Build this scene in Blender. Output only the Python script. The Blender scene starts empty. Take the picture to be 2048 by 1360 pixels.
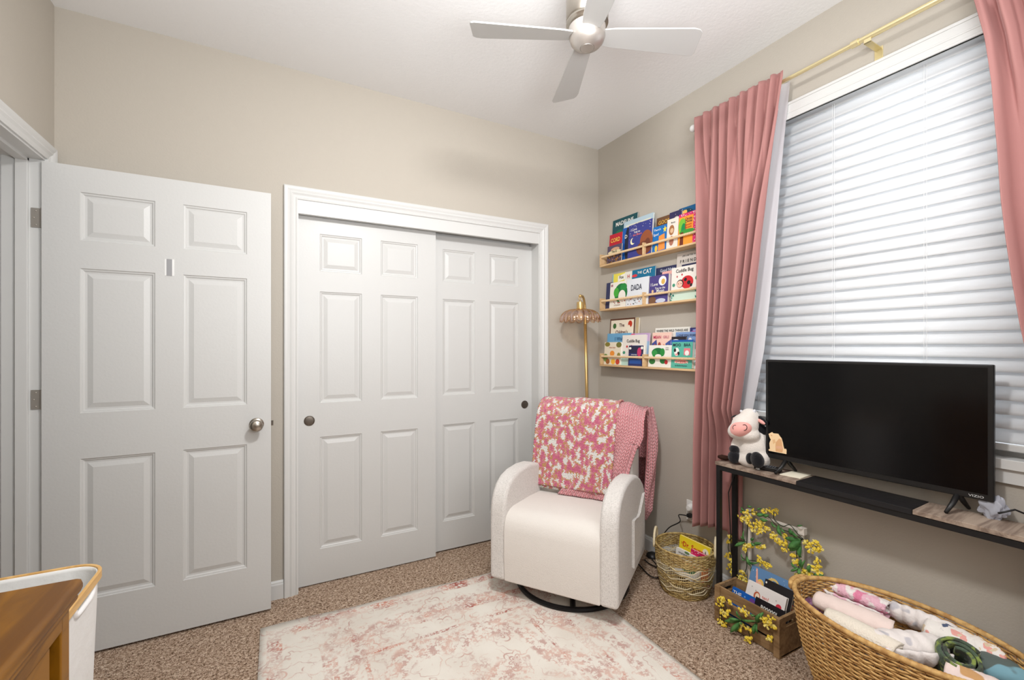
import bpy, bmesh, math, random
from mathutils import Vector, Matrix, Euler
random.seed(7)
sc = bpy.context.scene
COL = sc.collection
PI = math.pi

# ------------------------------------------------------------------ camera, world, lights, exposure
FPX, CU, HV, CAMH = 887.0, 1024.0, 694.0, 1.29          # focal length (px), principal column, horizon row, camera height
YAW = math.atan2(2690 - 1024, 887.0)
FX, FY = math.cos(YAW), math.sin(YAW)
RX, RY = FY, -FX
cd = bpy.data.cameras.new('camera'); cam = bpy.data.objects.new('camera', cd); COL.objects.link(cam)
cd.sensor_width = 36.0; cd.lens = 36.0 * FPX / 2048.0; cd.shift_y = (HV - 680.0) / 2048.0; cd.clip_start = 0.02
cam.location = (0, 0, CAMH)
cam.rotation_euler = (PI / 2, 0, math.atan2(FY, FX) - PI / 2)
sc.camera = cam

w = bpy.data.worlds.new('world'); sc.world = w; w.use_nodes = True
w.node_tree.nodes['Background'].inputs[0].default_value = (0.86, 0.93, 1.0, 1)
w.node_tree.nodes['Background'].inputs[1].default_value = 4.0

def light(name, loc, target, size, power, color=(1, 1, 1), shape='DISK', size_y=None, spread=PI):
    l = bpy.data.lights.new(name, 'AREA'); l.shape = shape; l.size = size; l.energy = power; l.color = color
    if size_y: l.size_y = size_y
    l.spread = spread
    o = bpy.data.objects.new(name, l); COL.objects.link(o); o.location = loc
    o.rotation_euler = (Vector(target) - Vector(loc)).to_track_quat('-Z', 'Y').to_euler()
    return o
# flash bounced off the ceiling above the camera and two added fill lamps that are no fixtures of the room (daylight is the world, through the blind)
light('ceiling_bounce', (0.50, 0.85, 2.52), (1.0, 2.0, 0.5), 0.24, 29, (1.0, 0.99, 0.985))
light('upward_fill', (0.35, -0.25, 1.55), (0.45, 0.2, 2.7), 1.0, 49, (0.965, 0.985, 1.0))  # added fill aimed upward to brighten the ceiling
light('soft_fill', (0.9, -1.0, 1.7), (0.3, 2.3, 1.4), 1.4, 14, (0.965, 0.985, 1.0))  # added unseen fill behind the camera, lifts the left wall
vs = sc.view_settings
vs.view_transform = 'Standard'; vs.look = 'None'; vs.exposure = 0.0; vs.gamma = 1.0; vs.use_curve_mapping = False

def ray(u, v):
    t = (u - CU) / FPX
    return FX + RX * t, FY + RY * t, (HV - v) / FPX
def atx(u, v, X):
    x, y, k = ray(u, v); s = X / x; return Vector((X, y * s, CAMH + k * s))
def aty(u, v, Y):
    x, y, k = ray(u, v); s = Y / y; return Vector((x * s, Y, CAMH + k * s))
def atz(u, v, Z):
    x, y, k = ray(u, v); s = (Z - CAMH) / k; return Vector((x * s, y * s, Z))

# ------------------------------------------------------------------ materials
def lin(c):
    return tuple(((x / 255) / 12.92 if x / 255 <= 0.04045 else ((x / 255 + 0.055) / 1.055) ** 2.4) for x in c[:3]) + (1,)
MATS = {}
def new_mat(name):
    m = bpy.data.materials.new(name); m.use_nodes = True
    return m, m.node_tree, m.node_tree.nodes['Principled BSDF']
def mat(name, rgb, rough=0.6, metal=0.0, spec=0.3, bump=None, sheen=0, trans=0.0, var=None, coat=0):
    """flat colour + optional noise colour variation and bump. bump=(scale, strength, detail)"""
    if name in MATS: return MATS[name]
    m, nt, b = new_mat(name)
    b.inputs['Base Color'].default_value = lin(rgb)
    b.inputs['Roughness'].default_value = rough
    b.inputs['Metallic'].default_value = metal
    b.inputs['Specular IOR Level'].default_value = spec
    if coat: b.inputs['Coat Weight'].default_value = coat
    if sheen:
        b.inputs['Sheen Weight'].default_value = sheen; b.inputs['Sheen Roughness'].default_value = 0.5
    tc = nt.nodes.new('ShaderNodeTexCoord')
    if var:
        scale, rgb2, lo, hi = var
        n = nt.nodes.new('ShaderNodeTexNoise'); n.inputs['Scale'].default_value = scale; n.inputs['Detail'].default_value = 5
        nt.links.new(tc.outputs['Object'], n.inputs['Vector'])
        r = nt.nodes.new('ShaderNodeValToRGB')
        r.color_ramp.elements[0].position = lo; r.color_ramp.elements[0].color = lin(rgb)
        r.color_ramp.elements[1].position = hi; r.color_ramp.elements[1].color = lin(rgb2)
        nt.links.new(n.outputs['Fac'], r.inputs[0]); nt.links.new(r.outputs[0], b.inputs['Base Color'])
    if bump:
        n = nt.nodes.new('ShaderNodeTexNoise'); n.inputs['Scale'].default_value = bump[0]; n.inputs['Detail'].default_value = bump[2] if len(bump) > 2 else 3
        nt.links.new(tc.outputs['Object'], n.inputs['Vector'])
        bp = nt.nodes.new('ShaderNodeBump'); bp.inputs['Strength'].default_value = bump[1]; bp.inputs['Distance'].default_value = 0.01
        nt.links.new(n.outputs['Fac'], bp.inputs['Height']); nt.links.new(bp.outputs[0], b.inputs['Normal'])
    MATS[name] = m
    return m

def N(nt, t, **kw):
    n = nt.nodes.new(t)
    for k, v in kw.items():
        if k == 'op': n.operation = v
        elif hasattr(n, k) and not k[0].isupper(): setattr(n, k, v)
        else: n.inputs[k].default_value = v
    return n
def math_n(nt, op, a, b=None, c=None):
    n = nt.nodes.new('ShaderNodeMath'); n.operation = op
    for i, x in enumerate((a, b, c)):
        if x is None: continue
        if isinstance(x, (int, float)): n.inputs[i].default_value = x
        else: nt.links.new(x, n.inputs[i])
    return n.outputs[0]
def sstep(nt, x, lo, hi):
    n = nt.nodes.new('ShaderNodeMapRange'); n.interpolation_type = 'SMOOTHSTEP'
    nt.links.new(x, n.inputs[0]); n.inputs[1].default_value = lo; n.inputs[2].default_value = hi
    return n.outputs[0]
def noise(nt, vec, scale, detail=4, rough=0.5, dist=0.0):
    n = nt.nodes.new('ShaderNodeTexNoise'); n.inputs['Scale'].default_value = scale; n.inputs['Detail'].default_value = detail
    n.inputs['Roughness'].default_value = rough; n.inputs['Distortion'].default_value = dist
    nt.links.new(vec, n.inputs['Vector']); return n.outputs['Fac']
def mixc(nt, f, a, b):
    n = nt.nodes.new('ShaderNodeMix'); n.data_type = 'RGBA'
    if isinstance(f, (int, float)): n.inputs[0].default_value = f
    else: nt.links.new(f, n.inputs[0])
    for i, x in ((6, a), (7, b)):
        if isinstance(x, tuple): n.inputs[i].default_value = x
        else: nt.links.new(x, n.inputs[i])
    return n.outputs[2]
def bumpn(nt, h, strength, dist=0.01):
    bp = nt.nodes.new('ShaderNodeBump'); bp.inputs['Strength'].default_value = strength; bp.inputs['Distance'].default_value = dist
    nt.links.new(h, bp.inputs['Height']); return bp.outputs[0]

M_wall = mat('greige_wall_paint', (187, 180, 169), 0.85, spec=0.15, bump=(140, 0.10, 4))
M_ceil = mat('white_ceiling_paint', (238, 238, 238), 0.9, spec=0.1, bump=(70, 0.10, 4))
M_door = mat('white_door_paint', (206, 206, 204), 0.38, spec=0.4, bump=(90, 0.05, 6))
M_trim = mat('white_trim_paint', (212, 212, 210), 0.35, spec=0.4)
M_nickel = mat('brushed_nickel', (175, 168, 158), 0.28, 1.0)
M_darknickel = mat('dark_nickel', (120, 112, 104), 0.4, 1.0)
M_black = mat('black_metal', (26, 25, 26), 0.45, 0.2, 0.4)
M_blackpl = mat('black_plastic', (26, 25, 25), 0.4, 0, 0.4)
M_brass = mat('brass', (214, 182, 122), 0.36, 0.85)
M_goldrod = mat('pale_gold_rod', (240, 226, 178), 0.28, 0.75)
M_white = mat('white_plastic', (235, 235, 232), 0.4)

def mat_carpet():
    m, nt, b = new_mat('brown_carpet'); tc = nt.nodes.new('ShaderNodeTexCoord'); v = tc.outputs['Object']
    f1 = noise(nt, v, 95, 3, 0.7, 0.8); f2 = noise(nt, v, 260, 2, 0.6); f3 = noise(nt, v, 6, 3)
    mixf = math_n(nt, 'ADD', math_n(nt, 'MULTIPLY', f1, 0.6), math_n(nt, 'MULTIPLY', f2, 0.4))
    r = nt.nodes.new('ShaderNodeValToRGB'); nt.links.new(mixf, r.inputs[0])
    e = r.color_ramp.elements; e[0].position = 0.40; e[0].color = lin((96, 74, 58)); e[1].position = 0.60; e[1].color = lin((248, 230, 210))
    x = e.new(0.465); x.color = lin((176, 146, 122)); x = e.new(0.53); x.color = lin((212, 184, 160))
    c = mixc(nt, sstep(nt, f3, 0.3, 0.7), r.outputs[0], r.outputs[0])
    nt.links.new(c, b.inputs['Base Color']); b.inputs['Roughness'].default_value = 1; b.inputs['Specular IOR Level'].default_value = 0
    nt.links.new(bumpn(nt, mixf, 1.0, 0.018), b.inputs['Normal']); return m
M_carpet = mat_carpet()

def mat_rug():
    m, nt, b = new_mat('distressed_rug'); tc = nt.nodes.new('ShaderNodeTexCoord'); v = tc.outputs['Object']
    sx = nt.nodes.new('ShaderNodeSeparateXYZ'); nt.links.new(v, sx.inputs[0])
    wob = math_n(nt, 'MULTIPLY', math_n(nt, 'SUBTRACT', noise(nt, v, 9, 3), 0.5), 0.03)
    ax = math_n(nt, 'ADD', math_n(nt, 'ABSOLUTE', sx.outputs[0]), wob); ay = math_n(nt, 'ADD', math_n(nt, 'ABSOLUTE', sx.outputs[1]), wob)
    dx = math_n(nt, 'SUBTRACT', 0.755, ax); dy = math_n(nt, 'SUBTRACT', 1.065, ay)
    d = math_n(nt, 'MINIMUM', dx, dy)
    def band(x, c, wdt, soft=0.004):
        return math_n(nt, 'SUBTRACT', 1.0, sstep(nt, math_n(nt, 'ABSOLUTE', math_n(nt, 'SUBTRACT', x, c)), wdt - soft, wdt + soft))
    wear = sstep(nt, noise(nt, v, 5.5, 6, 0.65), 0.44, 0.60)
    grit = sstep(nt, noise(nt, v, 80, 5, 0.75), 0.45, 0.52)
    grit2 = sstep(nt, noise(nt, v, 34, 6, 0.75), 0.48, 0.55)
    stripes = math_n(nt, 'MAXIMUM', band(d, 0.055, 0.030), math_n(nt, 'MAXIMUM', band(d, 0.255, 0.028), band(d, 0.385, 0.010)))
    s1 = math_n(nt, 'MULTIPLY', math_n(nt, 'MULTIPLY', stripes, grit), math_n(nt, 'ADD', 0.25, math_n(nt, 'MULTIPLY', wear, 0.75)))
    # outlined leaf and flower scrolls
    vo = nt.nodes.new('ShaderNodeTexVoronoi'); vo.feature = 'SMOOTH_F1'; vo.inputs['Scale'].default_value = 7.5; vo.inputs['Smoothness'].default_value = 0.1
    wv = nt.nodes.new('ShaderNodeVectorMath'); wv.operation = 'ADD'
    nn = nt.nodes.new('ShaderNodeTexNoise'); nn.inputs['Scale'].default_value = 13; nn.inputs['Detail'].default_value = 2; nt.links.new(v, nn.inputs['Vector'])
    sc_ = nt.nodes.new('ShaderNodeVectorMath'); sc_.operation = 'SCALE'; sc_.inputs[3].default_value = 0.11; nt.links.new(nn.outputs['Color'], sc_.inputs[0])
    nt.links.new(v, wv.inputs[0]); nt.links.new(sc_.outputs[0], wv.inputs[1]); nt.links.new(wv.outputs[0], vo.inputs['Vector'])
    ringv = math_n(nt, 'FRACT', math_n(nt, 'MULTIPLY', vo.outputs['Distance'], 3.4))
    rings = band(ringv, 0.5, 0.055, 0.03)
    cellv = []
    for o_ in (0, 1):
        cellv.append(math_n(nt, 'SUBTRACT', math_n(nt, 'FRACT', math_n(nt, 'ADD', math_n(nt, 'MULTIPLY', math_n(nt, 'ADD', sx.outputs[o_], wob), 5.6), 0.5)), 0.5))
    rr_ = math_n(nt, 'SQRT', math_n(nt, 'ADD', math_n(nt, 'MULTIPLY', cellv[0], cellv[0]), math_n(nt, 'MULTIPLY', cellv[1], cellv[1])))
    an_ = nt.nodes.new('ShaderNodeMath'); an_.operation = 'ARCTAN2'; nt.links.new(cellv[1], an_.inputs[0]); nt.links.new(cellv[0], an_.inputs[1])
    pr_ = math_n(nt, 'SUBTRACT', rr_, math_n(nt, 'MULTIPLY', math_n(nt, 'ABSOLUTE', math_n(nt, 'COSINE', math_n(nt, 'MULTIPLY', an_.outputs[0], 3.0))), 0.10))
    ros = math_n(nt, 'MAXIMUM', band(pr_, 0.24, 0.020, 0.012), math_n(nt, 'MAXIMUM', band(pr_, 0.09, 0.022, 0.012), band(pr_, 0.0, 0.03, 0.012)))
    ros = math_n(nt, 'MULTIPLY', ros, math_n(nt, 'MULTIPLY', sstep(nt, noise(nt, v, 10, 5, 0.6), 0.44, 0.56), 0.8))
    rings = math_n(nt, 'MAXIMUM', math_n(nt, 'MULTIPLY', rings, 0.55), ros)
    s2 = math_n(nt, 'MULTIPLY', math_n(nt, 'MULTIPLY', rings, sstep(nt, noise(nt, v, 8, 5, 0.6), 0.42, 0.58)), 0.75)
    # washed pink areas of the medallion
    r2 = math_n(nt, 'SQRT', math_n(nt, 'ADD', math_n(nt, 'MULTIPLY', sx.outputs[0], sx.outputs[0]), math_n(nt, 'MULTIPLY', math_n(nt, 'MULTIPLY', sx.outputs[1], sx.outputs[1]), 0.45)))
    th = nt.nodes.new('ShaderNodeMath'); th.operation = 'ARCTAN2'; nt.links.new(sx.outputs[1], th.inputs[0]); nt.links.new(sx.outputs[0], th.inputs[1])
    pet = math_n(nt, 'ADD', r2, math_n(nt, 'MULTIPLY', math_n(nt, 'COSINE', math_n(nt, 'MULTIPLY', th.outputs[0], 8.0)), 0.03))
    med = math_n(nt, 'MAXIMUM', band(pet, 0.20, 0.06, 0.01), math_n(nt, 'MAXIMUM', band(pet, 0.42, 0.045, 0.01), band(pet, 0.60, 0.03, 0.01)))
    s3 = math_n(nt, 'MULTIPLY', math_n(nt, 'MULTIPLY', med, grit2), 0.55)
    s4 = math_n(nt, 'MULTIPLY', math_n(nt, 'MULTIPLY', sstep(nt, noise(nt, v, 3.6, 5, 0.65), 0.52, 0.60), grit2), 0.42)
    tot = math_n(nt, 'MINIMUM', math_n(nt, 'MAXIMUM', math_n(nt, 'MAXIMUM', s1, s2), math_n(nt, 'MAXIMUM', s3, s4)), 1.0)
    cream = mixc(nt, sstep(nt, noise(nt, v, 4, 3), 0.35, 0.65), lin((230, 224, 214)), lin((220, 212, 201)))
    pink = mixc(nt, sstep(nt, noise(nt, v, 14, 3), 0.4, 0.6), lin((206, 148, 130)), lin((170, 96, 86)))
    nt.links.new(mixc(nt, tot, cream, pink), b.inputs['Base Color'])
    b.inputs['Roughness'].default_value = 0.95; b.inputs['Specular IOR Level'].default_value = 0.05
    nt.links.new(bumpn(nt, noise(nt, v, 260, 2), 0.35, 0.004), b.inputs['Normal']); return m
M_rug = mat_rug()

def mat_wood(name, c1, c2, scale=(1, 18, 18), rough=0.5, spec=0.3, bump=0.15):
    m, nt, b = new_mat(name); tc = nt.nodes.new('ShaderNodeTexCoord')
    mp = nt.nodes.new('ShaderNodeMapping'); mp.inputs['Scale'].default_value = scale; nt.links.new(tc.outputs['Object'], mp.inputs[0])
    f = noise(nt, mp.outputs[0], 3.0, 7, 0.6, 0.8)
    nt.links.new(mixc(nt, sstep(nt, f, 0.36, 0.64), lin(c1), lin(c2)), b.inputs['Base Color'])
    nt.links.new(bumpn(nt, f, bump, 0.004), b.inputs['Normal'])
    b.inputs['Roughness'].default_value = rough; b.inputs['Specular IOR Level'].default_value = spec
    return m
M_pine = mat_wood('pale_pine', (222, 190, 148), (208, 172, 126), (14, 1.5, 14))
M_bead = mat('pale_wood_beads', (224, 196, 156), 0.5)
M_greywood = mat_wood('grey_oak_laminate', (120, 102, 90), (168, 150, 134), (10, 1.2, 10), 0.55)
M_crate = mat_wood('brown_stained_crate_wood', (128, 100, 68), (164, 133, 96), (12, 1.5, 12), 0.7)
M_dresser = mat_wood('honey_brown_lacquered_wood', (142, 94, 14), (96, 58, 8), (5, 0.8, 5), 0.4, 0.35, 0.03)
M_bamboo = mat_wood('bamboo', (228, 186, 122), (206, 160, 96), (6, 1, 6), 0.4)

def mat_boucle():
    m, nt, b = new_mat('cream_boucle_fabric'); tc = nt.nodes.new('ShaderNodeTexCoord'); v = tc.outputs['Object']
    f = noise(nt, v, 190, 4, 0.65, 1.2)
    nt.links.new(mixc(nt, sstep(nt, f, 0.3, 0.6), lin((208, 203, 197)), lin((240, 235, 230))), b.inputs['Base Color'])
    b.inputs['Roughness'].default_value = 1; b.inputs['Specular IOR Level'].default_value = 0.05
    b.inputs['Sheen Weight'].default_value = 0.25
    nt.links.new(bumpn(nt, f, 0.6, 0.008), b.inputs['Normal']); return m
M_boucle = mat_boucle()
M_seat = mat('light_cream_woven_fabric', (232, 226, 219), 0.95, spec=0.05, bump=(320, 0.3, 2), sheen=0.2)

def mat_knit_pattern():
    """small knit stitches coloured rose, tan and white in blotches (uses UV: 1 unit = 1 m)"""
    m, nt, b = new_mat('rose_tan_white_knit'); uv = nt.nodes.new('ShaderNodeUVMap')
    mp = nt.nodes.new('ShaderNodeMapping'); mp.inputs['Scale'].default_value = (120, 150, 1); nt.links.new(uv.outputs[0], mp.inputs[0])
    sp = nt.nodes.new('ShaderNodeSeparateXYZ'); nt.links.new(mp.outputs[0], sp.inputs[0])
    cx = nt.nodes.new('ShaderNodeCombineXYZ')
    row = math_n(nt, 'FLOOR', sp.outputs[1]); odd = math_n(nt, 'MULTIPLY', math_n(nt, 'MODULO', row, 2.0), 0.5)
    colm = math_n(nt, 'FLOOR', math_n(nt, 'ADD', sp.outputs[0], odd))
    nt.links.new(colm, cx.inputs[0]); nt.links.new(row, cx.inputs[1])
    q = nt.nodes.new('ShaderNodeMapping'); q.inputs['Scale'].default_value = (1 / 120, 1 / 150, 1); nt.links.new(cx.outputs[0], q.inputs[0])
    st = nt.nodes.new('ShaderNodeMapping'); st.inputs['Scale'].default_value = (1.9, 1.0, 1); nt.links.new(q.outputs[0], st.inputs[0])
    f = noise(nt, st.outputs[0], 22, 1.5, 0.5)
    r = nt.nodes.new('ShaderNodeValToRGB'); r.color_ramp.interpolation = 'CONSTANT'; nt.links.new(f, r.inputs[0])
    e = r.color_ramp.elements; e[0].position = 0.0; e[0].color = lin((222, 116, 146)); e[1].position = 0.56; e[1].color = lin((250, 246, 240))
    x = e.new(0.44); x.color = lin((232, 146, 158)); x = e.new(0.49); x.color = lin((214, 160, 108)); x = e.new(0.535); x.color = lin((236, 176, 164))
    nt.links.new(r.outputs[0], b.inputs['Base Color'])
    fx = math_n(nt, 'FRACT', math_n(nt, 'ADD', sp.outputs[0], odd)); fy = math_n(nt, 'FRACT', sp.outputs[1])
    h = math_n(nt, 'MULTIPLY', math_n(nt, 'SINE', math_n(nt, 'MULTIPLY', fx, PI)), math_n(nt, 'SINE', math_n(nt, 'MULTIPLY', fy, PI)))
    nt.links.new(bumpn(nt, h, 0.9, 0.005), b.inputs['Normal'])
    b.inputs['Roughness'].default_value = 0.9; b.inputs['Specular IOR Level'].default_value = 0.05; b.inputs['Sheen Weight'].default_value = 0.3
    return m
M_knit1 = mat_knit_pattern()
def mat_chunky(name, rgb, rgb2, sx=46, sy=52):
    m, nt, b = new_mat(name); uv = nt.nodes.new('ShaderNodeUVMap')
    mp = nt.nodes.new('ShaderNodeMapping'); mp.inputs['Scale'].default_value = (sx, sy, 1); nt.links.new(uv.outputs[0], mp.inputs[0])
    sp = nt.nodes.new('ShaderNodeSeparateXYZ'); nt.links.new(mp.outputs[0], sp.inputs[0])
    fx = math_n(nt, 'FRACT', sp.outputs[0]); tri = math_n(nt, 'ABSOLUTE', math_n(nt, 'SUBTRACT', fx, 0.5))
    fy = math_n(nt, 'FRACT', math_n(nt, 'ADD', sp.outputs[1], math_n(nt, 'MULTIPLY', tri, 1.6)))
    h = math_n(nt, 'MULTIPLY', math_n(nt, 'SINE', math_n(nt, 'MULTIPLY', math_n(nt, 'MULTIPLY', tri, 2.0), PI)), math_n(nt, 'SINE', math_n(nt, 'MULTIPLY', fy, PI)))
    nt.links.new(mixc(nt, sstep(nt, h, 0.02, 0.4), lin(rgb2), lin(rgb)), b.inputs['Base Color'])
    nt.links.new(bumpn(nt, h, 1.0, 0.008), b.inputs['Normal'])
    b.inputs['Roughness'].default_value = 0.9; b.inputs['Specular IOR Level'].default_value = 0.05; b.inputs['Sheen Weight'].default_value = 0.3
    return m
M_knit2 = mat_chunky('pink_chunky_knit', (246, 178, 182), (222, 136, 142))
def mat_velvet():
    m, nt, b = new_mat('dusty_pink_velvet'); tc = nt.nodes.new('ShaderNodeTexCoord')
    b.inputs['Base Color'].default_value = lin((172, 124, 120)); b.inputs['Roughness'].default_value = 0.75
    b.inputs['Sheen Weight'].default_value = 0.7; b.inputs['Sheen Roughness'].default_value = 0.3; b.inputs['Specular IOR Level'].default_value = 0.1
    b.inputs['Sheen Tint'].default_value = lin((250, 210, 210))
    nt.links.new(bumpn(nt, noise(nt, tc.outputs['Object'], 400, 2), 0.15, 0.002), b.inputs['Normal']); return m
M_velvet = mat_velvet()
def mat_translucent(name, rgb, fac, rough=0.7):
    m, nt, b = new_mat(name); b.inputs['Base Color'].default_value = lin(rgb); b.inputs['Roughness'].default_value = rough
    t = nt.nodes.new('ShaderNodeBsdfTranslucent'); t.inputs[0].default_value = lin(rgb)
    mx = nt.nodes.new('ShaderNodeMixShader'); mx.inputs[0].default_value = fac
    out = nt.nodes['Material Output']
    nt.links.new(b.outputs[0], mx.inputs[1]); nt.links.new(t.outputs[0], mx.inputs[2]); nt.links.new(mx.outputs[0], out.inputs[0]); return m
M_slat = mat_translucent('white_blind_slats', (240, 241, 242), 0.32, 0.45)
M_lining = mat_translucent('white_curtain_lining', (232, 230, 234), 0.35)
def mat_thin_glass():
    m, nt, b = new_mat('clear_window_glass'); tr = nt.nodes.new('ShaderNodeBsdfTransparent'); gl = nt.nodes.new('ShaderNodeBsdfGlossy'); gl.inputs['Roughness'].default_value = 0.02
    fr = nt.nodes.new('ShaderNodeFresnel'); mx = nt.nodes.new('ShaderNodeMixShader'); nt.links.new(fr.outputs[0], mx.inputs[0])
    nt.links.new(tr.outputs[0], mx.inputs[1]); nt.links.new(gl.outputs[0], mx.inputs[2]); nt.links.new(mx.outputs[0], nt.nodes['Material Output'].inputs[0]); return m
M_glass = mat_thin_glass()
def mat_petal_glass():
    m, nt, b = new_mat('amber_iridescent_glass'); tr = nt.nodes.new('ShaderNodeBsdfTransparent'); tr.inputs[0].default_value = (0.95, 0.85, 0.74, 1)
    gl = nt.nodes.new('ShaderNodeBsdfGlossy'); gl.inputs['Roughness'].default_value = 0.08
    lw = nt.nodes.new('ShaderNodeLayerWeight'); lw.inputs[0].default_value = 0.45
    r = nt.nodes.new('ShaderNodeValToRGB'); nt.links.new(lw.outputs['Facing'], r.inputs[0]); e = r.color_ramp.elements
    e[0].color = lin((250, 232, 206)); e[1].color = lin((214, 170, 124)); x = e.new(0.35); x.color = lin((240, 234, 250)); x = e.new(0.6); x.color = lin((252, 226, 190))
    nt.links.new(r.outputs[0], gl.inputs[0])
    fac = math_n(nt, 'ADD', math_n(nt, 'MULTIPLY', lw.outputs['Facing'], 0.55), 0.12)
    mx = nt.nodes.new('ShaderNodeMixShader'); nt.links.new(fac, mx.inputs[0]); nt.links.new(tr.outputs[0], mx.inputs[1]); nt.links.new(gl.outputs[0], mx.inputs[2])
    nt.links.new(mx.outputs[0], nt.nodes['Material Output'].inputs[0]); return m
M_petal = mat_petal_glass()

# ------------------------------------------------------------------ mesh helpers
class MB:
    def __init__(s): s.v = []; s.f = []; s.m = []; s.mats = []; s.uv = {}
    def mi(s, m):
        if m not in s.mats: s.mats.append(m)
        return s.mats.index(m)
    def add(s, verts, faces, m=None, mtx=None):
        o = len(s.v)
        for p in verts:
            p = Vector(p); s.v.append(mtx @ p if mtx else p)
        k = s.mi(m) if m else 0
        for f in faces: s.f.append([i + o for i in f]); s.m.append(k)
        return o
    def box(s, a, b, m=None, mtx=None):
        x0, y0, z0 = a; x1, y1, z1 = b
        V = [(x0, y0, z0), (x1, y0, z0), (x1, y1, z0), (x0, y1, z0), (x0, y0, z1), (x1, y0, z1), (x1, y1, z1), (x0, y1, z1)]
        s.add(V, [(0, 3, 2, 1), (4, 5, 6, 7), (0, 1, 5, 4), (1, 2, 6, 5), (2, 3, 7, 6), (3, 0, 4, 7)], m, mtx)
    def tube(s, pts, r, n=8, m=None, closed=False, caps=True, mtx=None):
        pts = [Vector(p) for p in pts]; L = len(pts); V = []; F = []
        rr = r if isinstance(r, (list, tuple)) else [r] * L
        up = None
        for i, p in enumerate(pts):
            if closed: t = pts[(i + 1) % L] - pts[i - 1]
            else: t = pts[min(i + 1, L - 1)] - pts[max(i - 1, 0)]
            if t.length < 1e-9: t = Vector((0, 0, 1))
            t.normalize()
            if up is None: up = Vector((0, 0, 1)) if abs(t.z) < 0.9 else Vector((1, 0, 0))
            a = t.cross(up)
            if a.length < 1e-6: a = t.orthogonal()
            a.normalize(); b = a.cross(t).normalized(); up = b
            for k in range(n):
                q = 2 * PI * k / n; V.append(p + (a * math.cos(q) + b * math.sin(q)) * rr[i])
        for i in range(L if closed else L - 1):
            j = (i + 1) % L
            for k in range(n):
                k2 = (k + 1) % n; F.append((i * n + k, i * n + k2, j * n + k2, j * n + k))
        if caps and not closed:
            F.append(tuple(range(n))); F.append(tuple(reversed(range((L - 1) * n, L * n))))
        s.add(V, F, m, mtx)
    def lathe(s, prof, c=(0, 0, 0), n=24, m=None, mtx=None, caps=True):
        V = []; F = []
        for r, z in prof:
            for k in range(n):
                q = 2 * PI * k / n; V.append((c[0] + r * math.cos(q), c[1] + r * math.sin(q), c[2] + z))
        for i in range(len(prof) - 1):
            for k in range(n):
                k2 = (k + 1) % n; F.append((i * n + k, i * n + k2, (i + 1) * n + k2, (i + 1) * n + k))
        if caps:
            F.append(tuple(reversed(range(n)))); F.append(tuple(range((len(prof) - 1) * n, len(prof) * n)))
        s.add(V, F, m, mtx)
    def ball(s, c, r, nu=12, nv=8, m=None, mtx=None):
        r = r if isinstance(r, (tuple, list)) else (r, r, r); V = []; F = []
        c = Vector(c)
        for i in range(nv + 1):
            a = PI * i / nv
            for k in range(nu):
                q = 2 * PI * k / nu
                V.append(Vector((r[0] * math.sin(a) * math.cos(q), r[1] * math.sin(a) * math.sin(q), r[2] * math.cos(a))))
        if mtx: V = [mtx @ p for p in V]
        V = [p + c for p in V]
        for i in range(nv):
            for k in range(nu):
                k2 = (k + 1) % nu; F.append((i * nu + k, (i + 1) * nu + k, (i + 1) * nu + k2, i * nu + k2))
        s.add(V, F, m)
    def grid(s, fn, nu, nv, m=None, uvfn=None):
        V = [fn(i / nu, j / nv) for j in range(nv + 1) for i in range(nu + 1)]
        F = [(j * (nu + 1) + i, j * (nu + 1) + i + 1, (j + 1) * (nu + 1) + i + 1, (j + 1) * (nu + 1) + i) for j in range(nv) for i in range(nu)]
        o = s.add(V, F, m)
        if uvfn:
            for j in range(nv + 1):
                for i in range(nu + 1): s.uv[o + j * (nu + 1) + i] = uvfn(i / nu, j / nv)
    def prism(s, poly, h0, h1, m=None, mtx=None):
        """poly in xy, extruded z h0..h1"""
        n = len(poly)
        V = [(x, y, h0) for x, y in poly] + [(x, y, h1) for x, y in poly]
        F = [tuple(reversed(range(n))), tuple(range(n, 2 * n))] + [(i, (i + 1) % n, n + (i + 1) % n, n + i) for i in range(n)]
        s.add(V, F, m, mtx)
    def build(s, name, m=None, parent=None, smooth=False, bevel=0, seg=2, loc=None, rot=None, solid=0, sub=0, auto=None):
        me = bpy.data.meshes.new(name); me.from_pydata([tuple(p) for p in s.v], [], s.f)
        ms = s.mats if s.mats else ([m] if m else [])
        if m and not s.mats: ms = [m]
        for x in ms: me.materials.append(x)
        if s.mats: me.polygons.foreach_set('material_index', s.m)
        if s.uv:
            ul = me.uv_layers.new(name='UVMap')
            for lp in me.loops: ul.data[lp.index].uv = s.uv.get(lp.vertex_index, (0, 0))
        me.update()
        bm = bmesh.new(); bm.from_mesh(me); bmesh.ops.recalc_face_normals(bm, faces=bm.faces) if not solid else None
        bm.to_mesh(me); bm.free()
        if smooth or auto: me.polygons.foreach_set('use_smooth', [True] * len(me.polygons))
        if auto: 
            try: me.set_sharp_from_angle(angle=math.radians(auto))
            except Exception: pass
        o = bpy.data.objects.new(name, me); COL.objects.link(o)
        if loc: o.location = loc
        if rot: o.rotation_euler = rot
        if parent: o.parent = parent
        if solid:
            md = o.modifiers.new('solid', 'SOLIDIFY'); md.thickness = solid; md.offset = 0
        if bevel:
            md = o.modifiers.new('bevel', 'BEVEL'); md.width = bevel; md.segments = seg; md.limit_method = 'ANGLE'; md.angle_limit = math.radians(35)
            me.polygons.foreach_set('use_smooth', [True] * len(me.polygons))
            md.harden_normals = True
        if sub:
            md = o.modifiers.new('sub', 'SUBSURF'); md.levels = sub; md.render_levels = sub
        return o
def tag(o, label=None, cat=None, group=None, kind=None):
    if label: o['label'] = label
    if cat: o['category'] = cat
    if group: o['group'] = group
    if kind: o['kind'] = kind
    return o
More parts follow.
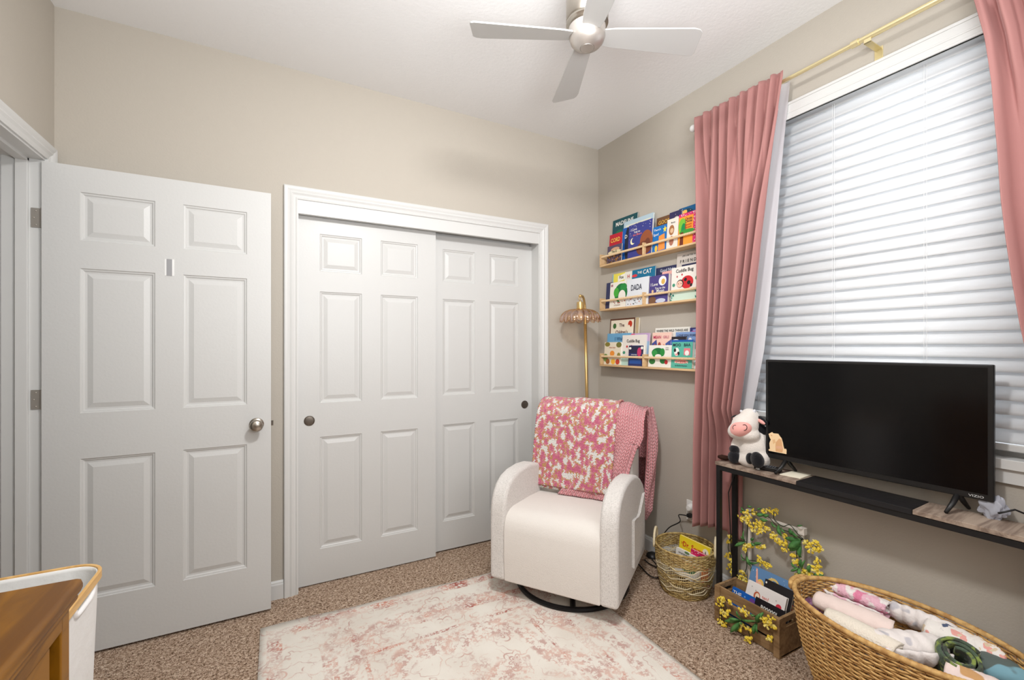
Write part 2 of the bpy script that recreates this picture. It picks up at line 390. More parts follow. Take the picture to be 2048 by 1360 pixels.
def empty(name, loc=(0, 0, 0), rz=0):
    o = bpy.data.objects.new(name, None); COL.objects.link(o); o.location = loc; o.rotation_euler = (0, 0, rz); o.empty_display_size = 0.05
    return o
def struct(o): o['kind'] = 'structure'; return o
def text_mb(mb, body, size, m, mtx, align='CENTER', fat=0.0, squash=1.0):
    c = bpy.data.curves.new('t', 'FONT'); c.body = body; c.size = size; c.align_x = align; c.align_y = 'CENTER'; c.offset = fat * size; c.resolution_u = 2
    o = bpy.data.objects.new('t', c); COL.objects.link(o); bpy.context.view_layer.update()
    dg = bpy.context.evaluated_depsgraph_get(); me = o.evaluated_get(dg).to_mesh()
    sm = Matrix.Diagonal((squash, 1, 1, 1))
    mb.add([sm @ v.co for v in me.vertices], [list(p.vertices) for p in me.polygons], m, mtx)
    o.evaluated_get(dg).to_mesh_clear(); bpy.data.objects.remove(o); bpy.data.curves.remove(c)

# ------------------------------------------------------------------ room shell
XL, XW, YB, YF, ZC = -0.83, 2.088, 2.575, -1.6, 2.737
b = MB(); b.add([(-2.0, YF, 0), (XW + 0.2, YF, 0), (XW + 0.2, 3.3, 0), (-2.0, 3.3, 0)], [(0, 1, 2, 3)]); fl = struct(b.build('floor', M_carpet)); tag(fl, 'short brown speckled carpet across the room', 'floor')
b = MB(); b.box((-2.0, YF, ZC), (XW + 0.2, 3.3, ZC + 0.1)); tag(struct(b.build('ceiling', M_ceil)), 'plain white ceiling', 'ceiling')
CX0, CX1, CZ = 0.098, 1.583, 2.062       # closet opening
b = MB(); b.box((XL - 0.12, YB, 0), (CX0, YB + 0.12, ZC)); b.box((CX1, YB, 0), (XW, YB + 0.12, ZC)); b.box((CX0, YB, CZ), (CX1, YB + 0.12, ZC))
tag(struct(b.build('wall_back', M_wall)), 'beige wall around the closet doors', 'wall')
WY0, WY1, WZ0, WZ1 = 0.27, 1.49, 0.925, 2.40   # window opening
b = MB(); b.box((XW, YF, 0), (XW + 0.14, WY0, ZC)); b.box((XW, WY1, 0), (XW + 0.14, YB + 0.12, ZC)); b.box((XW, WY0, 0), (XW + 0.14, WY1, WZ0)); b.box((XW, WY0, WZ1), (XW + 0.14, WY1, ZC))
tag(struct(b.build('wall_right', M_wall)), 'beige wall with the window and book ledges', 'wall')
DY0, DY1, DZ = 1.66, 2.488, 2.055         # entry door opening
b = MB(); b.box((XL - 0.12, YF, 0), (XL, DY0, ZC)); b.box((XL - 0.12, DY1, 0), (XL, YB, ZC)); b.box((XL - 0.12, DY0, DZ), (XL, DY1, ZC))
tag(struct(b.build('wall_left', M_wall)), 'beige wall with the entry doorway', 'wall')
b = MB(); b.box((XL - 0.12, YF - 0.1, 0), (XW + 0.14, YF, ZC)); tag(struct(b.build('wall_front', M_wall)), 'beige wall opposite the closet', 'wall')
b = MB(); b.box((-2.0, 0.8, 0), (-1.95, 3.3, ZC)); b.box((-1.95, 3.2, 0), (XL - 0.12, 3.3, ZC)); b.box((-2.0, 0.7, 0), (XL - 0.12, 0.8, ZC))
tag(struct(b.build('wall_hall', M_wall)), 'hallway walls beyond the entry doorway', 'wall')
b = MB(); b.box((CX0 - 0.3, 3.2, 0), (CX1 + 0.3, 3.25, ZC)); b.box((CX0 - 0.35, YB + 0.12, 0), (CX0 - 0.3, 3.2, ZC)); b.box((CX1 + 0.3, YB + 0.12, 0), (CX1 + 0.35, 3.2, ZC))
tag(struct(b.build('wall_closet', M_wall)), 'inner walls of the closet', 'wall')

CAS = [(0.0, 0.0), (0.0, 0.010), (0.006, 0.012), (0.010, 0.009), (0.020, 0.012), (0.030, 0.017), (0.038, 0.014), (0.048, 0.018), (0.060, 0.020), (0.065, 0.016), (0.065, 0.0)]
def casing(name, x0, x1, z1, place, label):
    mb = MB(); V = []; F = []
    for o_, d_ in CAS:
        for (x, z) in ((x0 - o_, 0.0), (x0 - o_, z1 + o_), (x1 + o_, z1 + o_), (x1 + o_, 0.0)): V.append(place(x, z, d_))
    for j in range(len(CAS) - 1):
        for i in range(3): F.append((j * 4 + i, j * 4 + i + 1, (j + 1) * 4 + i + 1, (j + 1) * 4 + i))
    mb.add(V, F); o = mb.build(name, M_trim); tag(struct(o), label, 'trim'); return o
casing('trim_1', CX0 + 0.003, CX1 - 0.003, CZ, lambda x, z, d: (x, YB - d, z), 'white moulded casing around the closet doors')
casing('trim_2', DY0 + 0.004, DY1 - 0.004, DZ, lambda y, z, d: (XL + d, y, z), 'white moulded casing around the entry doorway')
# closet jamb and header board
b = MB(); b.box((CX0, YB - 0.004, 1.990), (CX1, YB + 0.022, CZ)); b.box((CX0 - 0.0, YB - 0.003, 0), (CX0 + 0.006, YB + 0.12, CZ)); b.box((CX1 - 0.008, YB - 0.003, 0), (CX1, YB + 0.12, CZ)); b.box((CX0, YB + 0.06, CZ - 0.02), (CX1, YB + 0.12, CZ)); b.box((CX0, YB + 0.125, 1.94), (CX1, YB + 0.135, CZ + 0.02))
tag(struct(b.build('trim_3', M_trim)), 'white header board and jambs of the closet opening', 'trim')
# entry jamb with stop
b = MB(); X0 = XL - 0.125
b.box((X0, DY1 - 0.006, 0), (XL + 0.003, DY1 + 0.012, DZ)); b.box((X0, DY0 - 0.012, 0), (XL + 0.003, DY0 + 0.006, DZ)); b.box((X0, DY0, DZ - 0.008), (XL + 0.003, DY1, DZ + 0.01))
b.box((XL - 0.082, DY1 - 0.018, 0), (XL - 0.045, DY1, DZ)); b.box((XL - 0.082, DY0, 0), (XL - 0.045, DY0 + 0.018, DZ)); b.box((XL - 0.082, DY0, DZ - 0.02), (XL - 0.045, DY1, DZ))
b.box((X0 - 0.014, DY1 - 0.002, 0), (X0, DY1 + 0.06, DZ + 0.06))
tag(struct(b.build('trim_4', M_trim, bevel=0.002)), 'white jamb and door stop of the entry doorway', 'trim')
def baseboard(name, p0, p1, nrm, label):
    prof = [(0, 0), (0.012, 0), (0.012, 0.072), (0.009, 0.080), (0.009, 0.084), (0.004, 0.092), (0, 0.092)]
    mb = MB(); V = [tuple(Vector((p[0], p[1], z)) + Vector((nrm[0], nrm[1], 0)) * d) for p in (p0, p1) for d, z in prof]; n = len(prof)
    mb.add(V, [(i, (i + 1) % n, n + (i + 1) % n, n + i) for i in range(n)] + [tuple(range(n)), tuple(reversed(range(n, 2 * n)))])
    tag(struct(mb.build(name, M_trim)), label, 'baseboard')
baseboard('baseboard_back', (XL, YB), (0.035, YB), (0, -1), 'white baseboard between entry door and closet')
baseboard('baseboard_corner', (1.648, YB), (XW, YB), (0, -1), 'white baseboard right of the closet')
baseboard('baseboard_right', (XW, YB), (XW, YF), (-1, 0), 'white baseboard under the window')
baseboard('baseboard_left', (XL, YF), (XL, DY0 - 0.065), (1, 0), 'white baseboard behind the dresser')

# ------------------------------------------------------------------ panelled doors
def panel_door(w_, h_, cols, rows, t=0.035, z0=0.012):
    """front face y=0 looking to -y"""
    mb = MB(); xs = sorted({0, w_} | {x for c in cols for x in c}); zs = sorted({z0, h_} | {z for r in rows for z in r})
    isp = lambda x0, x1, za, zb: any(c[0] <= x0 and x1 <= c[1] for c in cols) and any(r[0] <= za and zb <= r[1] for r in rows)
    for i in range(len(xs) - 1):
        for j in range(len(zs) - 1):
            a0, a1, c0, c1 = xs[i], xs[i + 1], zs[j], zs[j + 1]
            if not isp(a0, a1, c0, c1):
                mb.add([(a0, 0, c0), (a1, 0, c0), (a1, 0, c1), (a0, 0, c1)], [(0, 1, 2, 3)])
            else:
                rings = [(0, 0), (0.003, 0.0045), (0.008, 0.0055), (0.013, 0.010), (0.020, 0.0105), (0.040, 0.0035)]
                V = []; F = []
                for ins, dep in rings: V += [(a0 + ins, dep, c0 + ins), (a1 - ins, dep, c0 + ins), (a1 - ins, dep, c1 - ins), (a0 + ins, dep, c1 - ins)]
                for k in range(len(rings) - 1):
                    for q in range(4): F.append((k * 4 + q, k * 4 + (q + 1) % 4, (k + 1) * 4 + (q + 1) % 4, (k + 1) * 4 + q))
                k = (len(rings) - 1) * 4; F.append((k, k + 1, k + 2, k + 3)); mb.add(V, F)
    V = [(0, 0, z0), (w_, 0, z0), (w_, 0, h_), (0, 0, h_), (0, t, z0), (w_, t, z0), (w_, t, h_), (0, t, h_)]
    mb.add(V, [(4, 7, 6, 5), (0, 4, 5, 1), (1, 5, 6, 2), (2, 6, 7, 3), (3, 7, 4, 0)])
    return mb
ROWS_E = [(0.235, 0.825), (1.015, 1.617), (1.732, 1.934)]
d1 = panel_door(0.812, 2.040, [(0.116, 0.363), (0.463, 0.711)], ROWS_E).build('door_1', M_door, loc=(-0.833, 2.466, 0)); tag(struct(d1), 'white six-panel entry door standing open against the wall', 'door')
ROWS_C = [(0.19, 0.80), (0.985, 1.592), (1.702, 1.906)]
d2 = panel_door(0.762, 1.995, [(0.107, 0.327), (0.432, 0.650)], ROWS_C, z0=0.006).build('door_2', M_door, loc=(0.104, 2.622, 0)); tag(struct(d2), 'left white sliding closet door', 'door')
d3 = panel_door(0.762, 1.988, [(0.107, 0.327), (0.432, 0.650)], ROWS_C, z0=0.010).build('door_3', M_door, loc=(0.820, 2.668, 0)); tag(struct(d3), 'right white sliding closet door behind the other', 'door')
RX90 = Matrix.Rotation(PI / 2, 4, 'X')
# round knob (axis -y)
b = MB(); b.lathe([(0.001, 0), (0.030, 0), (0.031, 0.004), (0.026, 0.009), (0.012, 0.012), (0.011, 0.028), (0.020, 0.036), (0.028, 0.046), (0.029, 0.056), (0.022, 0.064), (0.010, 0.067), (0.001, 0.0675)], n=32, mtx=Matrix.Translation((0.751, 0, 0.918)) @ RX90)
k = b.build('door_knob', M_nickel, d1, smooth=True, auto=50); k['label'] = 'brushed nickel round knob'
b = MB(); b.box((0.812, 0.010, 0.905), (0.822, 0.024, 0.928)); b.build('latch_bolt', M_darknickel, d1)
b = MB(); b.box((0.397, -0.0012, 1.608), (0.431, 0, 1.682)); b.box((0.4035, -0.0022, 1.608), (0.4235, -0.0012, 1.682)); b.v and b.mats
s_ = b.build('magnet_strip', mat('clear_tape_edge', (236, 236, 234), 0.15), d1)
s_.data.materials.append(mat('grey_magnet', (158, 158, 160), 0.4)); 
for i, p in enumerate(s_.data.polygons): p.material_index = 0 if i < 6 else 1
s_['label'] = 'small grey strip under clear tape'
for z in (1.811, 1.078, 0.26):
    b = MB(); b.prism([(-0.002, z - 0.039), (0.036, z - 0.039), (0.036, z + 0.039), (-0.002, z + 0.039)], 0, 0.0025, mtx=Matrix(((-1, 0, 0, 0.001), (0, 0, -1, 0.0145), (0, 1, 0, 0), (0, 0, 0, 1))))
    for q, dz in ((0.020, 0.028), (0.026, 0), (0.020, -0.028)): b.ball((-q, 0.0118, z + dz), 0.0028, 8, 6)
    b.tube([(0.0, 0.006, z - 0.04), (0.0, 0.006, z + 0.04)], 0.005, 8)
    h_ = b.build('hinge', mat('satin_nickel_hinge', (176, 170, 162), 0.45, 0.6), d1)
for dd, px in ((d2, 0.055), (d3, 0.700)):
    b = MB(); b.lathe([(0.0005, 0.001), (0.020, 0.0012), (0.0225, 0.0005), (0.0245, 0.0030), (0.0265, 0.0028), (0.0275, 0)], n=28, mtx=Matrix.Translation((px, 0, 0.892)) @ RX90)
    b.build('finger_pull', M_darknickel, dd, smooth=True, auto=40)

# ------------------------------------------------------------------ window and blind
b = MB()
b.box((XW + 0.075, WY0, WZ0), (XW + 0.13, WY0 + 0.045, WZ1)); b.box((XW + 0.075, WY1 - 0.045, WZ0), (XW + 0.13, WY1, WZ1)); b.box((XW + 0.075, WY0, WZ1 - 0.045), (XW + 0.13, WY1, WZ1))
b.box((XW + 0.075, WY0, WZ0), (XW + 0.13, WY1, WZ0 + 0.045)); b.box((XW + 0.085, WY0, 1.63), (XW + 0.12, WY1, 1.67)); b.box((XW + 0.054, WY0, WZ0), (XW + 0.08, WY1, WZ0 + 0.032))
win = struct(b.build('window_1', M_trim, bevel=0.003)); tag(win, 'wide white-framed window behind closed blinds', 'window')
b = MB(); b.box((XW + 0.100, WY0 + 0.04, WZ0 + 0.04), (XW + 0.104, WY1 - 0.04, WZ1 - 0.04)); b.build('pane', M_glass, win)
b = MB(); b.box((XW - 0.022, WY0 - 0.03, WZ0 - 0.028), (XW - 0.0, WY1 + 0.03, WZ0 + 0.004)); b.box((XW - 0.004, WY0 + 0.001, WZ0 + 0.0005), (XW + 0.074, WY1 - 0.001, WZ0 + 0.004)); b.box((XW - 0.012, WY0 - 0.02, WZ0 - 0.075), (XW + 0.0, WY1 + 0.02, WZ0 - 0.028)); b.build('window_sill', M_trim, win, bevel=0.004)
blind = empty('window_blind', (XW + 0.03, 0.88, WZ1)); tag(blind, 'white horizontal slat blind lowered and closed over the window', 'blind')
def loc_mb(parent, mb): 
    iv = Matrix.Translation(-Vector(parent.location)); mb.v = [iv @ p for p in mb.v]; return mb
b = MB(); y0, y1 = WY0 + 0.008, WY1 - 0.008
b.box((XW - 0.030, WY0 - 0.01, 2.325), (XW - 0.018, WY1 + 0.01, 2.402)); b.box((XW - 0.034, WY0 - 0.01, 2.390), (XW - 0.018, WY1 + 0.01, 2.402)); b.box((XW - 0.034, WY0 - 0.01, 2.325), (XW - 0.018, WY1 + 0.01, 2.335)); b.box((XW - 0.032, WY0 - 0.01, 2.352), (XW - 0.018, WY1 + 0.01, 2.360))
b.box((XW - 0.030, WY0 - 0.01, 2.325), (XW, WY0 - 0.004, 2.402)); b.box((XW - 0.030, WY1 + 0.004, 2.325), (XW, WY1 + 0.01, 2.402)); b.box((XW + 0.0, WY0 + 0.005, 2.35), (XW + 0.05, WY1 - 0.005, 2.395))
loc_mb(blind, b).build('valance', M_trim, blind, bevel=0.002)
b = MB(); pitch = 0.0463; z = 1.346 - pitch * 8; zs = []
while z < 2.345: zs.append(z); z += pitch
for z in zs:      # lower edge of each slat stands out into the room and laps over the next one down
    def f(a, t, z=z):
        x = XW + 0.022 + 0.018 * t + 0.003 * math.sin(PI * t); return (x, y0 + (y1 - y0) * a, z + 0.0635 * t)
    b.grid(f, 1, 6)
sl = loc_mb(blind, b).build('slats', M_slat, blind, smooth=True, solid=0.0022)
b = MB(); b.box((XW + 0.014, y0, 0.950), (XW + 0.052, y1, 0.974)); loc_mb(blind, b).build('bottom_rail', M_trim, blind, bevel=0.004)
for yy in (1.03, 0.725, 1.36, 0.40):
    b = MB()
    pts = [(XW + 0.019, yy, 0.985)]
    for z in zs: pts += [(XW + 0.0195, yy, z + 0.002), (XW + 0.026, yy + 0.0015, z + 0.012), (XW + 0.030, yy + 0.001, z + 0.045)]
    b.tube([(XW + 0.0185, yy + 0.004, 0.98), (XW + 0.0185, yy + 0.004, 2.33)], 0.0007, 5); b.tube([(XW + 0.0185, yy - 0.004, 0.98), (XW + 0.0185, yy - 0.004, 2.33)], 0.0007, 5)
    loc_mb(blind, b).build('ladder_cord', mat('white_cord', (245, 245, 245), 0.6), blind)

# ------------------------------------------------------------------ ceiling fan
FC = Vector((1.052, 1.364, 0)); fan = empty('ceiling_fan', (FC.x, FC.y, ZC)); tag(fan, 'brushed nickel flush-mount ceiling fan with four pale blades', 'ceiling fan')
def fl(z): return z - ZC
b = MB(); b.lathe([(0.001, fl(ZC)), (0.072, fl(ZC)), (0.076, fl(2.700)), (0.073, fl(2.690)), (0.076, fl(2.684)), (0.080, fl(2.66)), (0.080, fl(2.54)), (0.077, fl(2.535)), (0.080, fl(2.53)), (0.080, fl(2.525)), (0.060, fl(2.515)), (0.001, fl(2.515))], n=40)
b.build('motor_housing', M_nickel, fan, auto=35)
b = MB(); b.lathe([(0.055, fl(2.518)), (0.070, fl(2.510)), (0.0690, fl(2.495)), (0.068, fl(2.474)), (0.063, fl(2.459)), (0.053, fl(2.447)), (0.040, fl(2.439)), (0.0275, fl(2.4345)), (0.0265, fl(2.4360)), (0.0255, fl(2.4335)), (0.001, fl(2.431))], n=40)
b.build('hub', mat('satin_nickel_hub', (196, 190, 184), 0.38, 0.75), fan, auto=30)
M_blade = mat('satin_silver_blade', (200, 200, 198), 0.45, 0.15, 0.4)
a0 = math.atan2(0.162, -0.374)
for i in range(4):
    a = a0 + i * PI / 2
    out = [(0.062, -0.034), (0.10, -0.040), (0.40, -0.060), (0.424, -0.056), (0.436, -0.046), (0.447, 0.046), (0.443, 0.056), (0.432, 0.061), (0.10, 0.042), (0.062, 0.035)]
    b = MB(); b.prism(out, -0.003, 0.003, mtx=Matrix.Rotation(a, 4, 'Z') @ Matrix.Translation((0, 0, fl(2.480))) @ Matrix.Rotation(math.radians(-12), 4, 'X'))
    b.build('blade', M_blade, fan, bevel=0.0015)

# ------------------------------------------------------------------ rug
RW, RL = 1.511, 2.13; b = MB()
def rugf(a, t):
    x = -RW / 2 + RW * a; y = -RL / 2 + RL * t
    if t == 1: y += 0.022 - 0.05 * a + 0.006 * math.sin(a * 17)
    z = 0.006 + 0.0015 * math.sin(a * 23 + t * 9) 
    if a in (0, 1) or t in (0, 1): z = 0.004
    return (x, y, z)
b.grid(rugf, 60, 60); rug = b.build('area_rug', M_rug, smooth=True, loc=(-0.062 + RW / 2, 2.30 - RL / 2, 0), solid=0.007); tag(rug, 'cream area rug with faded pink medallion pattern under the armchair', 'rug')

# ------------------------------------------------------------------ armchair
YZX = Matrix(((0, 0, 1, 0), (1, 0, 0, 0), (0, 1, 0, 0), (0, 0, 0, 1)))   # prism (y, z) outline extruded along x
CHZ = math.atan2(-0.817, 0.577)
chair = empty('swivel_armchair', (1.165, 1.805, 0), CHZ); tag(chair, 'cream boucle swivel glider armchair with curved arms in the corner', 'armchair')
CM = Matrix.Translation((1.165, 1.805, 0)) @ Matrix.Rotation(CHZ, 4, 'Z')
armp = [(0.0, 0.098), (0.0, 0.44), (0.006, 0.490), (0.025, 0.537), (0.06, 0.578), (0.11, 0.606), (0.18, 0.622), (0.28, 0.626), (0.38, 0.616), (0.47, 0.592), (0.55, 0.554), (0.61, 0.515), (0.655, 0.468), (0.675, 0.42), (0.68, 0.36), (0.68, 0.098)]
for sx in (-1, 1):
    b = MB(); x0, x1 = (0.243, 0.332) if sx > 0 else (-0.332, -0.243)
    b.prism(armp, x0, x1, mtx=YZX); b.build('armrest', M_boucle, chair, bevel=0.020, seg=4)
b = MB(); b.prism([(0.002, 0.10), (-0.006, 0.22), (-0.006, 0.36), (0.002, 0.40), (0.022, 0.432), (0.055, 0.450), (0.10, 0.455), (0.30, 0.445), (0.52, 0.425), (0.52, 0.10)], -0.249, 0.249, mtx=YZX)
b.build('seat', M_seat, chair, bevel=0.008, seg=3)
b = MB(); b.prism([(0.47, 0.30), (0.475, 0.50), (0.505, 0.70), (0.535, 0.85), (0.555, 0.905), (0.595, 0.930), (0.645, 0.928), (0.690, 0.900), (0.710, 0.85), (0.715, 0.60), (0.695, 0.10), (0.47, 0.10)], -0.285, 0.292, mtx=YZX)
b.build('backrest', M_seat, chair, bevel=0.03, seg=4)
b = MB()
pk = [(0.300, 0.165), (0.300, 0.405), (0.36, 0.398), (0.41, 0.385), (0.46, 0.392), (0.52, 0.43), (0.57, 0.46), (0.59, 0.463), (0.60, 0.30), (0.57, 0.165)]
b.prism(pk, 0.331, 0.340, mtx=YZX); b.tube([(0.341, y, z) for y, z in pk[:8]], 0.005, 6)
b.build('side_pocket', M_boucle, chair, bevel=0.002)
M_base = mat('black_swivel_base', (24, 23, 24), 0.4, 0.3)
b = MB(); c_ = (0.0, 0.33)
b.tube([(c_[0] + 0.295 * math.cos(q * PI / 28), c_[1] + 0.295 * math.sin(q * PI / 28), 0.022) for q in range(56)], 0.0125, 8, closed=True)
for q in range(4):
    a = q * PI / 2 + 0.35; b.tube([(c_[0], c_[1], 0.030), (c_[0] + 0.29 * math.cos(a), c_[1] + 0.29 * math.sin(a), 0.022)], 0.014, 6)
b.lathe([(0.06, 0.012), (0.06, 0.04), (0.03, 0.05), (0.03, 0.085), (0.12, 0.088), (0.12, 0.101)], (c_[0], c_[1], 0), 20)
b.build('swivel_base', M_base, chair, auto=40)

def path_resample(P, n):
    P = [Vector(p) for p in P]; L = [0]
    for i in range(1, len(P)): L.append(L[-1] + (P[i] - P[i - 1]).length)
    out = []
    for k in range(n + 1):
        s = L[-1] * k / n; i = 1
        while i < len(P) - 1 and L[i] < s: i += 1
        f = (s - L[i - 1]) / max(1e-9, L[i] - L[i - 1]); out.append(P[i - 1].lerp(P[i], f))
    return out, L[-1]
over = [(0.452, 0.470), (0.458, 0.50), (0.488, 0.70), (0.517, 0.85), (0.538, 0.912), (0.580, 0.947), (0.620, 0.955), (0.662, 0.950), (0.705, 0.920), (0.728, 0.85), (0.735, 0.70), (0.74, 0.58)]
Pp, Ln = path_resample([(0, y, z) for y, z in over], 70)
def drape(off, xl, xr, t0, t1, wob):
    """sheet over the backrest: a across, t along; off = distance from the path"""
    def f(a, t):
        s = (t0 + (t1 - t0) * t) * 70; i = min(69, int(s)); p = Pp[i].lerp(Pp[i + 1], s - i)
        tg = (Pp[min(70, i + 1)] - Pp[max(0, i - 1)]).normalized(); n_ = Vector((0, -tg.z, tg.y))
        x = xl(t) + (xr(t) - xl(t)) * a
        o_ = off + wob * (0.5 * math.sin(a * 9 + t * 4) + 0.5 * math.sin(a * 21 - t * 13)) + (0.006 if a < 0.03 or a > 0.97 else 0)
        drop = -0.016 * min(3.2, max(0, (abs(x) - 0.24) / 0.06) ** 1.3) if 0.3 < t < 0.9 else 0
        return Vector((x, p.y, p.z + drop)) + n_ * o_
    return f
b = MB(); W1 = 0.48
b.grid(lambda a, t: CM @ drape(0.018, lambda t: -0.292 + 0.02 * t, lambda t: 0.188 + 0.018 * min(1, t * 2), 0.0, 0.86, 0.004)(a, t), 60, 80, uvfn=lambda a, t: (a * W1, t * Ln * 0.86))
# folded under-layer peeping out along the left and lower edge
b.grid(lambda a, t: CM @ drape(0.008, lambda t: -0.302 + 0.03 * t, lambda t: 0.170, -0.0, 0.45, 0.003)(a, t) + Vector((0, 0, -0.016 * (1 - t))), 40, 40, uvfn=lambda a, t: (a * W1 + 0.3, t * Ln * 0.5 + 0.21))
bl1 = b.build('knitted_throw', M_knit1, smooth=True, solid=0.012); tag(bl1, 'rose, tan and white knitted throw folded over the left of the armchair back', 'blanket')
b = MB()
b.grid(lambda a, t: CM @ (drape(0.004, lambda t: -0.02 - 0.10 * max(0, 1 - t * 8), lambda t: 0.262 + 0.088 * min(1, max(0, t - 0.04) * 2.9) ** 1.2, -0.0, 0.95, 0.006)(a, t) + Vector((0, -0.012 * max(0, 1 - t * 8), -0.035 * max(0, 1 - t * 6)))), 40, 90, uvfn=lambda a, t: (a * 0.33, t * Ln))
def hang(a, t):      # swath hanging off the back right corner
    z = 0.930 - (0.930 - 0.265) * t ** 0.92; q = a * 1.35 * PI - 0.35 * PI
    rx = 0.072 * (0.75 + 0.25 * min(1, t * 5)) * (1.0 - 0.30 * max(0, t - 0.35)); ry = 0.062 * (0.5 + 0.5 * min(1, t * 4))
    if t > 0.9: rx *= 1 - (t - 0.9) * 5; ry *= 1 - (t - 0.9) * 5
    x = 0.300 + 0.010 * math.sin(t * 5) + rx * math.cos(q) * (1 + 0.10 * math.sin(q * 5 + t * 9)); y = 0.735 + ry * math.sin(q) * (1 + 0.1 * math.sin(q * 4))
    return CM @ Vector((x, y, z + 0.004 * math.sin(q * 7)))
b.grid(hang, 40, 90, uvfn=lambda a, t: (a * 0.30, t * 0.68))
bl2 = b.build('chunky_throw', M_knit2, smooth=True, solid=0.016); tag(bl2, 'pink chunky-knit throw hanging over the right of the armchair back', 'blanket')

# ------------------------------------------------------------------ floor lamp
lamp = empty('floor_lamp', (1.925, 2.475, 0)); tag(lamp, 'brass floor lamp with scalloped amber glass shade behind the armchair', 'floor lamp')
b = MB(); b.lathe([(0.001, 0), (0.105, 0), (0.108, 0.006), (0.105, 0.014), (0.02, 0.02), (0.013, 0.03)], n=32); b.build('base', M_brass, lamp, auto=40)
LH = Vector((1.790, 2.395, 0)) - Vector((1.925, 2.475, 0))
b = MB(); P = [(0.0, 0, 0.02), (-0.006, 0, 0.5), (-0.020, 0, 1.0), (-0.034, -0.003, 1.45)]
b.tube(P, 0.0105, 12)
b.build('pole', M_brass, lamp, smooth=True)
b = MB(); 
arc = [(-0.034, -0.003, 1.44), (-0.036, -0.004, 1.52), (-0.046, -0.012, 1.585), (-0.066, -0.028, 1.622), (-0.095, -0.05, 1.636), (LH.x, LH.y, 1.630)]
Pa, _ = path_resample(arc, 24); b.tube(Pa, [0.0105 - 0.004 * i / 24 for i in range(25)], 10); b.ball(Pa[-1], 0.011); b.build('neck', M_brass, lamp, smooth=True)
b = MB(); b.tube([(LH.x + 0.011 * math.sin(q), LH.y, 1.612 + 0.014 * math.cos(q)) for q in [i * PI / 9 for i in range(18)]], 0.0022, 6, closed=True); b.tube([(LH.x, LH.y, 1.60), (LH.x, LH.y, 1.588)], 0.003, 6); b.build('hook', M_brass, lamp, smooth=True)
b = MB(); b.lathe([(0.001, 1.592), (0.021, 1.590), (0.023, 1.585), (0.023, 1.548), (0.030, 1.545), (0.030, 1.540), (0.001, 1.539)], (LH.x, LH.y, 0), 28); b.build('socket_cap', M_brass, lamp, auto=40)
b = MB(); n = 192; rings = 16; V = []; F = []
for j in range(rings + 1):
    t = j / rings
    r0 = 0.030 + 0.100 * math.sin(t * PI * 0.5) ** 0.85; z = 1.541 - 0.006 * t - 0.062 * (1 - math.cos(t * PI * 0.5)) ** 1.0
    for k in range(n):
        q = 2 * PI * k / n; pet = abs(math.sin(q * 8)); rr = r0 * (1 - 0.05 * t) + 0.013 * t ** 0.7 * pet; zz = z - 0.022 * t ** 4 * pet ** 0.7 + 0.004 * pet * t
        V.append((LH.x + rr * math.cos(q), LH.y + rr * math.sin(q), zz))
for j in range(rings):
    for k in range(n): F.append((j * n + k, j * n + (k + 1) % n, (j + 1) * n + (k + 1) % n, (j + 1) * n + k))
b.add(V, F); b.build('lamp_shade', M_petal, lamp, smooth=True, solid=0.003)
b = MB(); b.ball((LH.x, LH.y, 1.495), (0.022, 0.022, 0.028), 16, 12); b.lathe([(0.012, 1.515), (0.013, 1.54)], (LH.x, LH.y, 0), 14); b.build('bulb', mat('frosted_bulb', (240, 228, 210), 0.35), lamp, smooth=True)

# ------------------------------------------------------------------ wall book ledges
SHELF_Z = [1.848, 1.541, 1.157]; SY0, SY1, SX = 2.455, 1.625, 2.002
def make_ledge(z, label):
    e = empty('picture_ledge', (XW, (SY0 + SY1) / 2, z)); tag(e, label, 'shelf', 'pale wooden book ledges')
    o = Vector(e.location); h = (SY0 - SY1) / 2; d = XW - SX
    def mbx(a, c): 
        q = MB(); q.box(a, c); return q
    mbx((-d, -h, 0), (0, h, 0.012)).build('ledge_board', M_pine, e, bevel=0.0015)
    for y in (h - 0.006, 0.0, -h + 0.006):
        q = MB(); q.box((-d, y - 0.006, 0.012), (0, y + 0.006, 0.088)); q.build('end_panel' if abs(y) > 0.1 else 'divider', M_pine, e, bevel=0.0015)
    for ya, yb in ((h - 0.012, 0.006), (-0.006, -h + 0.012)):
        q = MB(); n_ = int(abs(ya - yb) / 0.0105)
        for i in range(n_):
            q.ball((-d + 0.008, ya + (yb - ya) * (i + 0.5) / n_, 0.068), (0.0080, 0.0058, 0.0080), 8, 6)
        q.tube([(-d + 0.008, ya, 0.068), (-d + 0.008, yb, 0.068)], 0.004, 6)
        q.build('beaded_rail', M_bead, e, smooth=True)
    return e
def copy_tree(o, parent=None):
    c = o.copy(); COL.objects.link(c)
    if parent: c.parent = parent
    for ch in list(o.children): copy_tree(ch, c)
    return c
for i, lb in enumerate(('pale wooden book ledge with beaded rail, topmost of three on the wall', 'pale wooden book ledge with beaded rail, middle of three on the wall', 'pale wooden book ledge with beaded rail, lowest of three on the wall')):
    if i == 0: l0 = make_ledge(SHELF_Z[0], lb)
    else:
        c = copy_tree(l0); c.location.z = SHELF_Z[i]; c['label'] = lb

